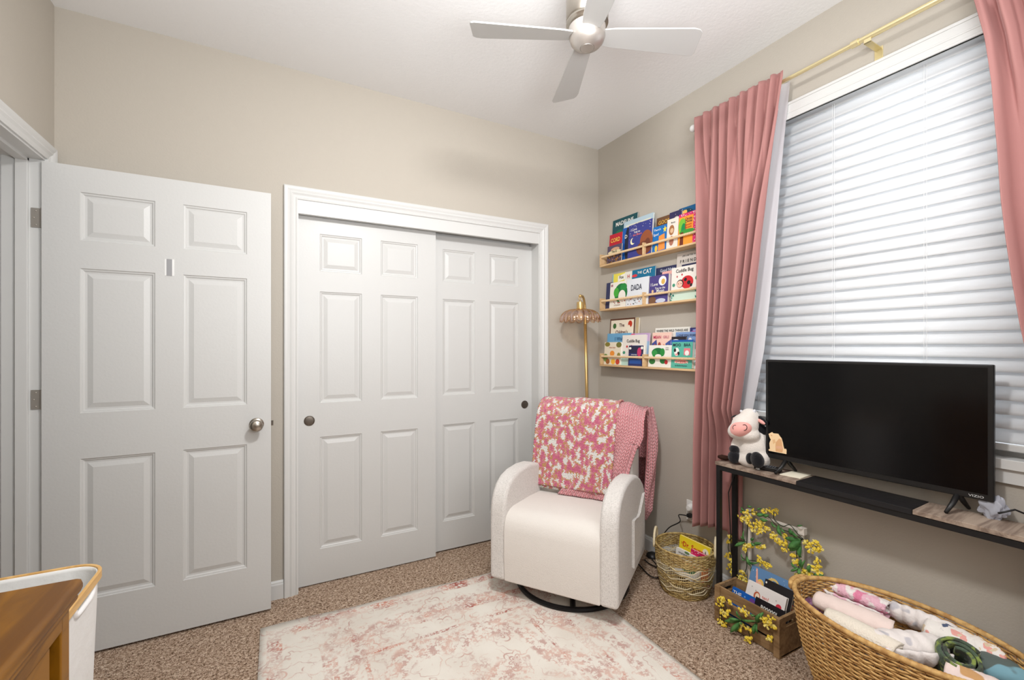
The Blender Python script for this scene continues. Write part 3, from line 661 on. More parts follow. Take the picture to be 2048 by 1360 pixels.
# ------------------------------------------------------------------ picture books
M_page = mat('book_pages', (236, 232, 222), 0.9)
CC = {}
def cm(rgb, rough=0.35):
    k = 'print_%d_%d_%d' % tuple(rgb)
    return mat(k, rgb, rough, spec=0.35)
def book(label, group, w_, h_, t_, cover, art=(), texts=(), M=None, name='picture_book', spine=True):
    """local x right, y into the wall, z up; front cover at y=0"""
    q = MB(); c = cm(cover); ct = 0.0012
    q.box((0, 0, 0), (w_, ct, h_), c); q.box((0, t_ - ct, 0), (w_, t_, h_), c); q.box((0, ct, 0), (ct, t_ - ct, h_), c)
    o = q.build(name); tag(o, label, 'book', group); o.matrix_world = M
    q = MB(); q.box((ct, ct, 0.002), (w_ - 0.0015, t_ - ct, h_ - 0.002)); q.build('page_block', M_page, o)
    if art:
        q = MB(); L = 0
        for a in art:
            L += 1; y = -0.00012 * L - 0.0002
            c = cm(a[-1])
            if a[0] == 'r':
                x0, z0, x1, z1 = a[1] * w_, a[2] * h_, a[3] * w_, a[4] * h_; q.add([(x0, y, z0), (x1, y, z0), (x1, y, z1), (x0, y, z1)], [(0, 1, 2, 3)], c)
            elif a[0] == 'e':
                n_ = 22; q.add([(a[1] * w_ + a[3] * w_ * math.cos(2 * PI * k / n_), y, a[2] * h_ + a[4] * h_ * math.sin(2 * PI * k / n_)) for k in range(n_)], [tuple(range(n_))], c)
            elif a[0] == 'p':
                q.add([(x * w_, y, z * h_) for x, z in a[1]], [tuple(range(len(a[1])))], c)
            elif a[0] == 'd':       # scattered dots
                rr = random.Random(a[1])
                for _ in range(a[2]):
                    x, z, r = rr.uniform(a[3], a[5]) * w_, rr.uniform(a[4], a[6]) * h_, a[7] * rr.uniform(0.6, 1.2)
                    q.add([(x + r * math.cos(2 * PI * k / 7), y, z + r * math.sin(2 * PI * k / 7)) for k in range(7)], [tuple(range(7))], c)
        q.build('cover_picture', None, o)
    if texts:
        q = MB()
        for body, x, z, s, c, sq in texts:
            text_mb(q, body, s, cm(c), Matrix.Translation((x * w_, -0.0024, z * h_)) @ RX90, fat=0.012, squash=sq)
        tt = q.build('cover_lettering', None, o)
    return o
WHT = (244, 242, 236); INK = (34, 36, 60); BLK = (30, 30, 32)
def shelf_book(sh, u0, u1, vt, X, label, cover, art=(), texts=(), t_=0.008, lean=4.0, tw=None):
    zb = SHELF_Z[sh] + 0.0125; a = atx(u0, vt, X); c = atx(u1, vt, X)
    y0 = min(a.y, SY0 - 0.0125); y1 = c.y; h_ = (a.z - zb) / math.cos(math.radians(lean)); w_ = y0 - y1
    # not through the panels
    M = Matrix.Translation((X - math.sin(math.radians(lean)) * h_ * 0.5, y0, zb)) @ Matrix.Rotation(-PI / 2, 4, 'Z') @ Matrix.Rotation(-math.radians(lean), 4, 'X')
    return book(label, 'picture books on the %s ledge' % ('top', 'middle', 'lowest')[sh], w_, h_, t_, cover, art, texts, M)
XA, XB, XC = 2.067, 2.048, 2.028   # back, middle, front row

# top ledge
shelf_book(0, 1223.7, 1273, 442, XA, 'dark teal picture book with tall white capitals, back row of top ledge', (24, 78, 86), [('e', .3, .55, .25, .2, (30, 110, 80)), ('e', .7, .5, .2, .2, (20, 60, 70))], [('MADELINE', .5, .88, .040, WHT, .92)])
shelf_book(0, 1246, 1305, 445, XA - 0.009, 'pale blue book with cream panel behind the bear cover', (182, 204, 216), [('r', .08, .3, .92, .9, (228, 226, 208))], [('GUESS', .52, .84, .020, BLK, 1)], t_=0.010)
shelf_book(0, 1218, 1243.3, 471, XB, 'red book with yellow capitals at left of top ledge', (190, 32, 52), [('r', 0, 0, 1, .4, (90, 70, 110))], [('CORD', .5, .78, .040, (246, 206, 90), .82)])
shelf_book(0, 1214.5, 1243, 494, XC, 'small purple-grey book with a cream banner, leftmost on top ledge', (86, 74, 98), [('e', .55, .75, .3, .12, (206, 160, 130)), ('e', .5, .62, .46, .1, (226, 210, 170)), ('d', 3, 30, .05, .05, .95, .5, .006, (176, 120, 60)), ('d', 4, 24, .05, .05, .95, .5, .006, (70, 50, 40))], [('The G', .5, .64, .022, BLK, .9)])
shelf_book(0, 1244.2, 1257, 457.5, XB, 'narrow strip of bright blue book beside the red one', (28, 92, 176), [('e', .8, .5, .4, .5, (30, 36, 60))], [('D', .6, .72, .034, WHT, 1)], t_=0.012)
shelf_book(0, 1256.5, 1303.5, 452, XC, 'violet-blue night book with crescent moon and brown bear', (58, 64, 140), [('d', 5, 26, .05, .55, .95, .98, .0022, WHT), ('e', .78, .42, .26, .30, (150, 82, 50)), ('e', .70, .22, .32, .2, (118, 62, 42)), ('e', .84, .36, .10, .12, (110, 60, 44)), ('e', .20, .50, .10, .10, (248, 240, 200)), ('e', .25, .52, .09, .085, (58, 64, 140))], [('I Love', .24, .84, .022, WHT, 1), ('You to', .38, .75, .020, WHT, 1), ('the Moon', .40, .67, .020, (226, 120, 120), 1)], t_=0.014)
shelf_book(0, 1312, 1339, 437, XA, 'brown book with golden capitals, back row of top ledge', (112, 78, 52), [('d', 8, 30, .05, .6, .95, .95, .003, (150, 110, 76))], [('GOOD', .6, .84, .034, (230, 180, 80), .9)])
shelf_book(0, 1337.5, 1362, 426, XA - 0.008, 'navy book dotted with stars beside the brown one', (52, 48, 88), [('d', 9, 24, .05, .3, .95, .97, .002, WHT), ('e', .6, .8, .2, .06, (200, 190, 180))])
shelf_book(0, 1305.5, 1333, 455.5, XC, 'bright blue board book with yellow star and orange pup', (24, 112, 186), [('p', [(.86, .96), (.90, .86), (1, .86), (.92, .79), (.95, .70), (.86, .76), (.77, .70), (.80, .79), (.72, .86), (.82, .86)], (250, 220, 70)), ('p', [(.45, .60), (.85, .66), (.92, .06), (.42, .04)], (238, 150, 70)), ('e', .28, .14, .10, .12, (240, 196, 70))], [("There's", .34, .86, .018, WHT, 1), ('Spot!', .26, .68, .020, WHT, 1)], t_=0.012)
shelf_book(0, 1333.6, 1356, 440, XC + 0.002, 'white book with brown furry animal on its cover', (236, 228, 216), [('e', .42, .62, .24, .17, (168, 112, 70)), ('e', .45, .60, .15, .08, (222, 186, 150)), ('e', .45, .26, .20, .16, (176, 116, 96))], [('Bunny', .55, .86, .012, BLK, 1)], t_=0.016)
shelf_book(0, 1356.5, 1411, 418, XA, 'large deep blue painted book at right end of top ledge', (24, 92, 140), [('e', .3, .75, .3, .2, (30, 60, 80)), ('e', .82, .72, .15, .14, (240, 220, 130)), ('e', .84, .70, .08, .08, (240, 250, 250)), ('e', .22, .88, .1, .05, (240, 190, 90)), ('d', 11, 30, .1, .5, .95, .97, .002, (220, 230, 240)), ('r', .82, 0, 1, .38, (226, 226, 238))], t_=0.010)
shelf_book(0, 1356.8, 1392, 430, XC, 'orange book with magenta border and green palm tree', (214, 46, 110), [('r', .0, .0, .84, .90, (248, 158, 56)), ('e', .22, .62, .22, .24, (120, 190, 60)), ('e', .30, .50, .14, .2, (20, 140, 76)), ('e', .5, .42, .45, .07, (60, 150, 60)), ('p', [(.1, .0), (.32, .0), (.30, .42), (.14, .42)], (110, 50, 34)), ('d', 12, 26, .86, .05, .99, .98, .002, WHT), ('d', 13, 26, .02, .92, .99, .99, .002, WHT)], [('Chicka', .58, .80, .020, INK, .9), ('Chicka', .58, .72, .020, INK, .9), ('Boom', .58, .62, .020, (180, 60, 40), .95), ('Boom', .58, .54, .020, (180, 60, 40), .95)], t_=0.022)
# middle ledge
shelf_book(1, 1224, 1250, 549, XA, 'yellow book with black word on a white patch', (240, 226, 92), [('p', [(.42, .76), (.98, .80), (.98, .97), (.42, .92)], (250, 248, 236)), ('r', 0, 0, .06, 1, (120, 190, 220))], [('Fox', .70, .87, .030, BLK, .95)])
shelf_book(1, 1248.2, 1266, 544.5, XA - 0.002, 'white book with red letter beside the yellow book', (238, 236, 228), [('e', .6, .7, .4, .05, (80, 160, 90))], [('H', .45, .86, .034, (196, 60, 50), 1)])
shelf_book(1, 1262.8, 1309, 541, XA - 0.009, 'teal blue book with bold white capitals on middle ledge', (18, 112, 150), [('e', .12, .84, .12, .04, (220, 60, 70)), ('r', .1, 0, .7, .74, (236, 240, 240))], [('THE', .35, .90, .022, WHT, 1), ('CAT', .68, .89, .038, WHT, 1)])
shelf_book(1, 1212, 1224, 566.5, XB, 'navy book edge at left end of middle ledge', (52, 58, 96), t_=0.010)
shelf_book(1, 1219.8, 1252, 566.5, XC, 'white board book with arched green leafy ring', (240, 236, 226), [('e', .68, .56, .40, .36, (24, 118, 58)), ('e', .40, .60, .16, .18, (70, 170, 60)), ('e', .84, .76, .20, .15, (40, 140, 66)), ('e', .76, .42, .22, .24, (240, 236, 226)), ('r', .05, .84, .18, .93, (170, 120, 130)), ('d', 21, 9, .15, .18, .95, .26, .0045, (176, 70, 60))], [('LITTLE BOOK', .5, .10, .010, (110, 60, 50), 1)], t_=0.014)
shelf_book(1, 1252.8, 1297, 560, XC, 'white board book with large dark capitals', (226, 230, 236), [('d', 22, 14, .08, .06, .9, .30, .0045, (196, 130, 110)), ('d', 23, 12, .08, .06, .9, .30, .004, (50, 60, 66))], [('DADA', .46, .66, .052, INK, .66)], t_=0.020)
shelf_book(1, 1309.8, 1362, 537, XA, 'navy book with pale script, back row of middle ledge', (42, 46, 84), [('d', 24, 20, .1, .4, .9, .8, .002, (200, 205, 230))], [('Good Night', .48, .90, .026, (214, 218, 232), .9)])
shelf_book(1, 1352, 1405, 508.5, XA - 0.002, 'grey-beige book with widely spaced black capitals', (206, 198, 190), [('d', 26, 10, .05, .6, .95, .7, .0015, BLK)], [('LIFE IS BETTER WITH', .52, .93, .012, BLK, 1), ('F R I E N D S', .50, .82, .024, BLK, 1)])
shelf_book(1, 1362, 1404, 529.6, XB + 0.006, 'dark navy book behind the ladybird cover', (40, 44, 78))
shelf_book(1, 1323, 1343, 544, XB + 0.004, 'pale pink book edge behind the purple board book', (236, 178, 170), t_=0.008)
shelf_book(1, 1298.3, 1336, 553.5, XC, 'purple board book with white moon and script', (76, 66, 132), [('e', .70, .78, .20, .17, (240, 240, 246)), ('e', .74, .75, .10, .10, (222, 180, 90)), ('e', .2, .12, .2, .14, (120, 84, 60)), ('e', .64, .08, .26, .08, (200, 206, 226)), ('e', .2, .44, .06, .06, (226, 190, 150))], [('I Love', .28, .68, .026, WHT, .9), ('You to the', .60, .53, .020, WHT, .9), ('Moon', .62, .43, .026, WHT, 1)], t_=0.022)
shelf_book(1, 1342.3, 1401, 537, XC, 'cream board book with red ladybird on the middle ledge', (238, 232, 224), [('r', .06, .0, .94, .26, (206, 226, 210)), ('e', .56, .52, .21, .19, (206, 40, 48)), ('e', .50, .60, .05, .05, BLK), ('e', .62, .50, .06, .06, BLK), ('e', .70, .42, .04, .05, BLK), ('e', .32, .50, .12, .12, BLK), ('e', .31, .49, .10, .10, (248, 196, 176)), ('e', .27, .50, .012, .02, BLK), ('e', .36, .50, .012, .02, BLK), ('e', .10, .48, .05, .05, (70, 150, 120)), ('e', .88, .60, .05, .06, (50, 140, 100)), ('e', .21, .72, .02, .03, (190, 50, 60)), ('e', .38, .76, .025, .03, (190, 50, 60)), ('d', 27, 10, .0, .02, .14, .24, .005, (60, 150, 130)), ('d', 28, 10, .86, .02, 1, .3, .005, (60, 150, 130))], [('Cuddle Bug', .46, .88, .028, BLK, .92)], t_=0.024)
# lowest ledge
shelf_book(2, 1218.5, 1268, 638.5, XA, 'brown-edged cream book with serif title, tallest on lowest ledge', (96, 60, 44), [('r', .04, .0, .96, .965, (242, 232, 212)), ('e', .2, .84, .07, .06, (70, 110, 60)), ('e', .82, .87, .08, .07, (196, 60, 40)), ('e', .78, .80, .05, .05, (242, 232, 212))], [('The', .50, .85, .032, (84, 40, 36), 1), ("Children's", .50, .70, .034, (90, 30, 36), .86)], t_=0.010)
shelf_book(2, 1269.5, 1275.5, 635, XA, 'slim tan book standing edge-on beside the tall cream book', (196, 176, 140), t_=0.012)
shelf_book(2, 1213.6, 1261, 667.5, XB + 0.006, 'sky blue book with dark serif words on lowest ledge', (112, 172, 212), [('e', .8, .3, .2, .2, (230, 200, 160))], [('I Wish', .52, .82, .034, (50, 90, 130), .95)])
shelf_book(2, 1208.6, 1241, 684.5, XC, 'small cream board book with leaves and little animals', (236, 226, 204), [('e', .18, .90, .16, .10, (140, 130, 60)), ('e', .88, .88, .16, .12, (120, 120, 60)), ('e', .10, .30, .14, .18, (120, 150, 80)), ('e', .5, .50, .14, .12, (238, 150, 60)), ('e', .90, .42, .10, .12, (150, 140, 70)), ('e', .25, .14, .12, .12, (160, 100, 50)), ('e', .58, .14, .13, .12, (246, 190, 70)), ('e', .85, .14, .12, .12, (200, 70, 50))], [('Home Sweet', .5, .76, .012, (180, 90, 50), 1)], t_=0.016)
shelf_book(2, 1260, 1298, 667, XB + 0.006, 'lilac and pink book behind the second ladybird cover', (196, 168, 206), [('r', 0, 0, 1, .75, (150, 180, 210)), ('e', .12, .96, .12, .03, (220, 90, 130))], t_=0.008)
shelf_book(2, 1243.8, 1291, 670.5, XB - 0.006, 'cream board book with same script title, half hidden by a dark blue one', (236, 230, 222), [('r', .0, .0, .3, .3, (190, 220, 210)), ('e', .22, .62, .04, .04, (196, 60, 60)), ('e', .42, .64, .03, .03, (196, 60, 60)), ('e', .10, .42, .06, .05, (70, 150, 120))], [('Cuddle Bug', .48, .80, .028, BLK, .9)], t_=0.016)
shelf_book(2, 1257, 1285.8, 691, XC, 'dark blue night-sky board book with pink figure', (44, 54, 110), [('r', 0, .62, 1, .97, (38, 40, 70)), ('e', .74, .68, .14, .22, (206, 60, 110)), ('e', .80, .30, .12, .10, (200, 70, 60)), ('e', .1, .86, .09, .06, WHT), ('e', .92, .88, .09, .07, WHT), ('r', .1, .10, .9, .34, (40, 84, 160))], [('TWO PALS', .4, .54, .011, WHT, 1)], t_=0.014)
shelf_book(2, 1309, 1378, 656.5, XA, 'white book with heavy black hand-drawn capitals', (236, 234, 226), [], [('WHERE THE WILD THINGS ARE', .5, .92, .019, BLK, .88)])
shelf_book(2, 1378.4, 1404, 655.5, XA - 0.002, 'purple space-scene book at right of lowest ledge', (52, 50, 110), [('e', .3, .86, .3, .06, (210, 90, 150)), ('e', .8, .84, .2, .06, (226, 130, 60)), ('e', .6, .94, .4, .03, (140, 150, 210))])
shelf_book(2, 1350, 1404.5, 664.5, XB + 0.008, 'faded blue book with dark capitals behind the teal one', (128, 158, 206), [('e', .8, .5, .2, .2, (90, 120, 180)), ('e', .55, .72, .08, .12, (236, 236, 236)), ('r', .72, .1, .98, .34, (236, 238, 244))], [('LOVE YOU FOREVER', .5, .90, .018, (40, 50, 80), .95)])
shelf_book(2, 1303.5, 1341.5, 665.5, XB + 0.002, 'pale pink book with magenta capitals on lowest ledge', (244, 206, 190), [('p', [(0, .3), (0, .68), (.24, .8), (.34, .3)], (70, 80, 150)), ('p', [(1, .3), (1, .8), (.72, .68), (.70, .3)], (70, 90, 160)), ('e', .16, .56, .08, .10, (190, 90, 60)), ('e', .40, .60, .09, .12, (170, 70, 60)), ('e', .64, .56, .08, .10, (226, 150, 110)), ('e', .84, .54, .08, .10, (236, 190, 110))], [('MEAN', .28, .86, .026, (190, 30, 90), .9), ('GIRLS', .74, .86, .022, (200, 120, 140), .8)])
shelf_book(2, 1342, 1371, 673.5, XB - 0.004, 'black and white book top between pink and teal books', (38, 34, 44), [('e', .3, .80, .34, .12, (244, 244, 244))], t_=0.007)
shelf_book(2, 1297, 1342.5, 690.5, XC, 'white book with arched green leafy hump and tiny letters', (240, 238, 230), [('e', .42, .66, .28, .22, (24, 112, 56)), ('e', .28, .62, .12, .16, (50, 150, 70)), ('e', .62, .68, .10, .18, (40, 140, 60)), ('e', .44, .50, .14, .09, (240, 238, 230)), ('e', .18, .26, .14, .14, (50, 120, 56)), ('e', .66, .30, .14, .14, (40, 120, 56)), ('e', .80, .24, .07, .10, (190, 40, 50))], [('LITTLE', .82, .88, .008, BLK, 1), ('GREEN', .82, .80, .008, BLK, 1)], t_=0.012)
shelf_book(2, 1341.5, 1385.5, 680, XB - 0.010, 'royal blue book edge just behind the teal animal book', (32, 92, 176), t_=0.007)
shelf_book(2, 1343.2, 1384.5, 684, XC, 'teal board book with cow and sheep drawings', (92, 184, 164), [('r', .06, .46, .46, .82, (92, 184, 164)), ('e', .25, .62, .12, .16, WHT), ('e', .16, .68, .06, .07, BLK), ('e', .34, .56, .06, .07, BLK), ('e', .25, .52, .07, .04, (240, 160, 160)), ('r', .60, .50, .90, .76, (236, 130, 140)), ('e', .75, .58, .10, .10, WHT), ('e', .5, .25, .34, .07, (244, 160, 150)), ('d', 31, 9, .2, .2, .8, .3, .005, (250, 226, 216))], [('MOO', .25, .88, .024, INK, 1), ('BAA', .75, .88, .024, INK, 1), ('LA LA LA', .5, .26, .014, (180, 50, 60), 1), ('by Sandra Boynton', .5, .10, .011, INK, 1)], t_=0.022)
shelf_book(2, 1387, 1394.5, 698, XB, 'thin white book standing beside the teal animal book', (232, 234, 240), [('d', 33, 8, .1, .3, .9, .9, .002, (70, 80, 120))], t_=0.008)

# ------------------------------------------------------------------ curtains
def interp(tab, z):
    tab = sorted(tab)
    if z <= tab[0][0]: return tab[0][1]
    for (a, va), (c, vc) in zip(tab, tab[1:]):
        if z <= c:
            f = (z - a) / (c - a); return va + (vc - va) * f
    return tab[-1][1]
def curtain_sheet(left, right, zb, ztop, n1, n2, X0, amp, ph, skew=0.0):
    def f(a, t):
        z = ztop - (ztop - zb) * t; yl, yr = interp(left, z), interp(right, z)
        mixf = min(1, max(0, (t - 0.03) / 0.25)); mixf = mixf * mixf * (3 - 2 * mixf)
        w1 = math.cos(2 * PI * n1 * a + ph); w1 = math.copysign(abs(w1) ** 0.6, w1) + 0.25 * math.sin(2 * PI * n1 * 1.7 * a + 1)
        aa = a + 0.035 * math.sin(2 * PI * 2 * a + 1.5) + 0.008 * math.sin(2.2 * t + a * 5)
        w2 = math.cos(2 * PI * n2 * aa + ph) ; w2 = math.copysign(abs(w2) ** 0.6, w2)
        A = amp * (0.68 + 0.32 * mixf)
        x = X0 + A * (w1 * (1 - mixf) * 0.9 + w2 * mixf)
        y = yl + (yr - yl) * (a + 0.012 * math.sin(2 * PI * n2 * aa + ph) * mixf * math.sin(PI * a))
        zz = z
        if t < 0.02: zz = z + 0.006 * math.cos(2 * PI * n1 * a + ph + 0.6)
        if t > 0.98: zz = z + 0.02 * math.sin(a * 5)
        if t < 0.06: x = min(x, 1.991)
        if y > 1.0:      # below the table top the cloth is pushed behind the console table
            pf = min(1, max(0, (0.98 - zz) / 0.18)) * min(1, max(0, (1.58 - y) / 0.10)); x = x + (2.062 + (x - X0) * 0.3 - x) * pf
        return (min(x, XW - 0.012), y, zz)
    return f
LL = [(2.50, 1.640), (2.30, 1.632), (2.0, 1.615), (1.7, 1.606), (1.2, 1.610), (0.8, 1.625), (0.35, 1.630)]
LR = [(2.50, 1.160), (2.07, 1.2275), (1.786, 1.269), (1.51, 1.307), (1.277, 1.345), (0.975, 1.389), (0.80, 1.418), (0.35, 1.424)]
LRL = [(2.50, 1.175), (2.2, 1.205), (1.786, 1.240), (1.5, 1.268), (1.277, 1.294), (0.975, 1.355), (0.80, 1.405), (0.35, 1.43)]
b = MB(); b.grid(curtain_sheet(LL, LR, 0.335, 2.512, 9.5, 6.5, 1.984, 0.036, 0.3), 300, 90)
cl = b.build('curtain', M_velvet, smooth=True, solid=0.0025); tag(cl, 'dusty pink velvet curtain hanging beside the book ledges', 'curtain', 'pink velvet curtains')
b = MB()
def linf(a, t):
    z = 2.49 - (2.49 - 0.93) * t; yr = interp(LRL, z); yl = interp(LR, z) + 0.10
    return (2.046 + 0.004 * math.sin(a * 9 + t * 4) - 0.006 * (1 - a) , yl + (yr - yl) * a, z)
b.grid(linf, 24, 60); lo = b.build('lining', M_lining, cl, smooth=True); lo['label'] = 'white blackout lining'
RLp = [atx(u, v, 1.99) for u, v in ((1950, -6), (1975, 80), (1990, 170), (2003, 300), (2010, 400), (2020, 480), (2032, 560), (2048, 650))]
RL_ = [(p.z, p.y) for p in RLp] + [(2.50, 0.60), (0.9, 0.385), (0.35, 0.375)]
RR_ = [(2.5, 0.12), (1.5, 0.12), (0.35, 0.10)]
b = MB(); b.grid(curtain_sheet(RL_, RR_, 0.335, 2.512, 8.5, 4.5, 1.984, 0.034, 2.6), 240, 90)
cr = b.build('curtain', M_velvet, smooth=True, solid=0.0025); tag(cr, 'dusty pink velvet curtain at the far right end of the window', 'curtain', 'pink velvet curtains')
b = MB(); b.grid(lambda a, t: (2.046, interp(RL_, 2.49 - 2.12 * t) + 0.006 - 0.13 * a, 2.49 - 2.12 * t), 6, 60); lo = b.build('lining', M_lining, cr, smooth=True); lo['label'] = 'white blackout lining'
rod = empty('curtain_rod', (2.003, 0.88, 2.478)); tag(rod, 'pale gold curtain rod with a central wall bracket', 'curtain rod')
b = MB(); b.tube([(0, 0.775, 0), (0, 0.02, 0)], 0.0085, 14); b.build('thin_rod', M_goldrod, rod, smooth=True, auto=50)
b = MB(); b.tube([(0, 0.02, 0), (0, -0.775, 0)], 0.0105, 14); b.tube([(0, 0.034, 0), (0, 0.008, 0)], 0.0135, 14); b.build('thick_rod', M_goldrod, rod, smooth=True, auto=50)
for s_, nm in ((1, 'finial'), (-1, 'finial')):
    b = MB(); b.ball((0, s_ * 0.785, 0), 0.019, 16, 12); b.build(nm, mat('clear_acrylic_finial', (236, 236, 234), 0.1), rod, smooth=True)
b = MB(); xw = XW - 2.003
b.box((-0.006, -0.033, -0.024), (xw, -0.009, -0.0205)); b.box((-0.006, -0.033, -0.024), (-0.002, -0.009, -0.006)); b.box((xw - 0.003, -0.035, -0.085), (xw, -0.007, -0.012)); b.build('wall_bracket', M_goldrod, rod, bevel=0.001)
for yy in (0.74, -0.74):
    b = MB(); b.box((0.0, yy - 0.012, -0.015), (xw, yy + 0.012, -0.0115)); b.box((xw - 0.003, yy - 0.014, -0.06), (xw, yy + 0.014, -0.01)); b.build('wall_bracket', M_goldrod, rod)

# ------------------------------------------------------------------ console table
TX0, TY0, TZ = 1.885, 1.440, 0.735; TROT = math.atan2(-1.075, 0.045); TLEN, TD = 1.047, 0.150
table = empty('console_table', (TX0, TY0, 0), TROT); tag(table, 'narrow console table with black metal legs and grey oak top under the window', 'console table')
TM = Matrix.Translation((TX0, TY0, 0)) @ Matrix.Rotation(TROT, 4, 'Z')
b = MB(); b.box((0, 0, TZ - 0.016), (0.372, TD, TZ)); b.build('oak_top', M_greywood, table, bevel=0.0015)
b = MB(); b.box((0.747, 0, TZ - 0.016), (TLEN, TD, TZ)); b.build('oak_top', M_greywood, table, bevel=0.0015)
b = MB(); b.box((0.373, -0.001, TZ - 0.018), (0.746, TD, TZ + 0.001)); o = b.build('black_centre_top', mat('black_laminate', (30, 29, 31), 0.45, bump=(60, 0.1, 3)), table, bevel=0.001)
b = MB(); zt = TZ - 0.018
b.box((0.004, 0.003, zt - 0.021), (TLEN - 0.004, 0.023, zt)); b.box((0.004, TD - 0.023, zt - 0.021), (TLEN - 0.004, TD - 0.003, zt))
for x in (0.004, TLEN - 0.024): b.box((x, 0.02, zt - 0.021), (x + 0.02, TD - 0.02, zt))
b.build('top_frame', M_black, table, bevel=0.001)
for x in (0.004, TLEN - 0.024):
    for y in (0.003, TD - 0.023):
        b = MB(); b.box((x, y, 0.0), (x + 0.02, y + 0.02, zt - 0.02)); b.build('leg', M_black, table, bevel=0.001)
    b = MB(); b.box((x + 0.003, 0.02, 0.10), (x + 0.017, TD - 0.02, 0.12)); b.build('stretcher', M_black, table)

# ------------------------------------------------------------------ television
VX, VY, VROT = 1.964, 1.238, math.atan2(-0.71, 0.065); VW, VZ0, VZ1 = 0.713, 0.790, 1.233
tv = empty('television', (VX, VY, TZ), VROT); tag(tv, 'black flat-screen television standing on the console table', 'television')
dz = -TZ
b = MB(); b.box((0, 0, VZ0 + dz), (VW, 0.022, VZ1 + dz)); b.box((0.12, 0.022, VZ0 + 0.03 + dz), (VW - 0.12, 0.040, VZ0 + 0.28 + dz)); b.build('casing', M_blackpl, tv, bevel=0.004)
M_screen = mat('black_glass_screen', (9, 9, 11), 0.14, spec=0.35)
b = MB(); b.box((0.012, -0.0008, VZ0 + 0.022 + dz), (VW - 0.014, 0.002, VZ1 - 0.010 + dz)); b.build('screen', M_screen, tv)
b = MB(); M_let = mat('silver_lettering', (215, 215, 215), 0.4)
text_mb(b, 'VIZIO', 0.0105, M_let, Matrix.Translation((VW - 0.040, -0.0012, VZ0 + 0.0110 + dz)) @ RX90, fat=0.0, squash=1.35); o = b.build('lettering', None, tv); o['label'] = 'silver word on the lower right bezel'
for x in (0.085, VW - 0.085):
    b = MB()
    for s_ in (-1, 1):
        b.tube([(x, 0.010, VZ0 + 0.006 + dz), (x + s_ * 0.008, 0.012 + s_ * 0.026, 0.030), (x + s_ * 0.016, 0.012 + s_ * (0.066 if s_ < 0 else 0.050), 0.0055)], [0.009, 0.008, 0.0055], 8)
    b.build('foot', M_blackpl, tv, smooth=True)
VMI = Matrix.Translation((VX, VY, 0)) @ Matrix.Rotation(VROT, 4, 'Z')
def on_tv(u, v, off=-0.001):
    x, y, k = ray(u, v); n_ = VMI.to_3x3() @ Vector((0, 1, 0)); p0 = Vector((VX, VY, 0)) + n_ * off
    d = Vector((x, y, k)); o = Vector((0, 0, CAMH)); s = (p0 - o).dot(n_) / d.dot(n_); return VMI.inverted() @ (o + d * s)
pts = [(890, 510), (915, 498), (940, 485), (960, 503), (1010, 507), (1035, 512), (1055, 545), (1085, 580), (1105, 650), (1112, 690), (1125, 737), (1150, 738), (1160, 760), (1158, 815), (1080, 800), (980, 782), (893, 765), (893, 742), (912, 737), (905, 690), (903, 650), (925, 595), (905, 560)]
pp = [on_tv(1420 + x / 7.556, 800 + y / 7.556) for x, y in pts]
def flat_shape(poly, y0, y1): 
    q = MB(); n_ = len(poly); q.add([(p[0], y0, p[1]) for p in poly] + [(p[0], y1, p[1]) for p in poly], [tuple(range(n_)), tuple(reversed(range(n_, 2 * n_)))] + [(i, (i + 1) % n_, n_ + (i + 1) % n_, n_ + i) for i in range(n_)]); return q
q = flat_shape([(p.x, p.z) for p in pp], -0.0045, -0.0012); o = q.build('bear_cutout', mat('pale_peach_card', (246, 214, 170), 0.6)); o.matrix_world = VMI; tag(o, 'small peach cut-out bear stuck on the lower left of the television screen', 'cutout')
cx = sum(p.x for p in pp) / len(pp); cz = sum(p.z for p in pp) / len(pp)
q = MB(); M_pr = mat('tan_print', (222, 172, 124), 0.6)
def shp(pxs, m_, mb, y):
    g = [on_tv(1420 + x / 7.556, 800 + y_ / 7.556) for x, y_ in pxs]; mb.add([(p.x, y, p.z) for p in g], [tuple(range(len(g)))], m_)
shp([(1000, 640), (1050, 580), (1085, 600), (1100, 690), (1110, 740), (1100, 790), (1000, 775), (995, 700)], M_pr, q, -0.0048)
shp([(950, 600), (985, 590), (1000, 640), (960, 665)], mat('warm_tan_print', (232, 190, 140), 0.6), q, -0.0048)
shp([(1005, 690), (1100, 700), (1108, 745), (1000, 730)], mat('peach_print', (226, 176, 140), 0.6), q, -0.0050)
shp([(925, 520), (950, 535), (945, 548), (922, 535)], M_pr, q, -0.0048)
qq = q.build('printed_detail', None, o)

# ------------------------------------------------------------------ plush cow
def TW(x, y, z): return TM @ Vector((x, y, z))
cow = empty('plush_cow', (1.965, 1.31, TZ)); tag(cow, 'white plush cow with pink snout slumped against the television', 'plush toy')
cl0 = Vector(cow.location)
M_plush = mat('white_plush', (236, 228, 220), 1.0, spec=0.03, bump=(300, 0.5, 3), sheen=0.5)
M_bplush = mat('black_plush', (24, 24, 28), 1.0, spec=0.03, bump=(300, 0.6, 3), sheen=0.25)
M_pink = mat('pink_snout_plush', (240, 172, 164), 0.9, spec=0.05, sheen=0.3)
def px(u, v, X): return atx(u, v, X) - cl0
b = MB()
b.ball(px(1506, 897, 1.972), (0.056, 0.066, 0.082), 24, 16); b.ball(px(1506, 918, 1.965), (0.058, 0.075, 0.045), 24, 16); b.ball(px(1523, 885, 1.985), (0.035, 0.03, 0.05), 16, 12)
hm = Matrix.Rotation(math.radians(-28), 4, 'X')
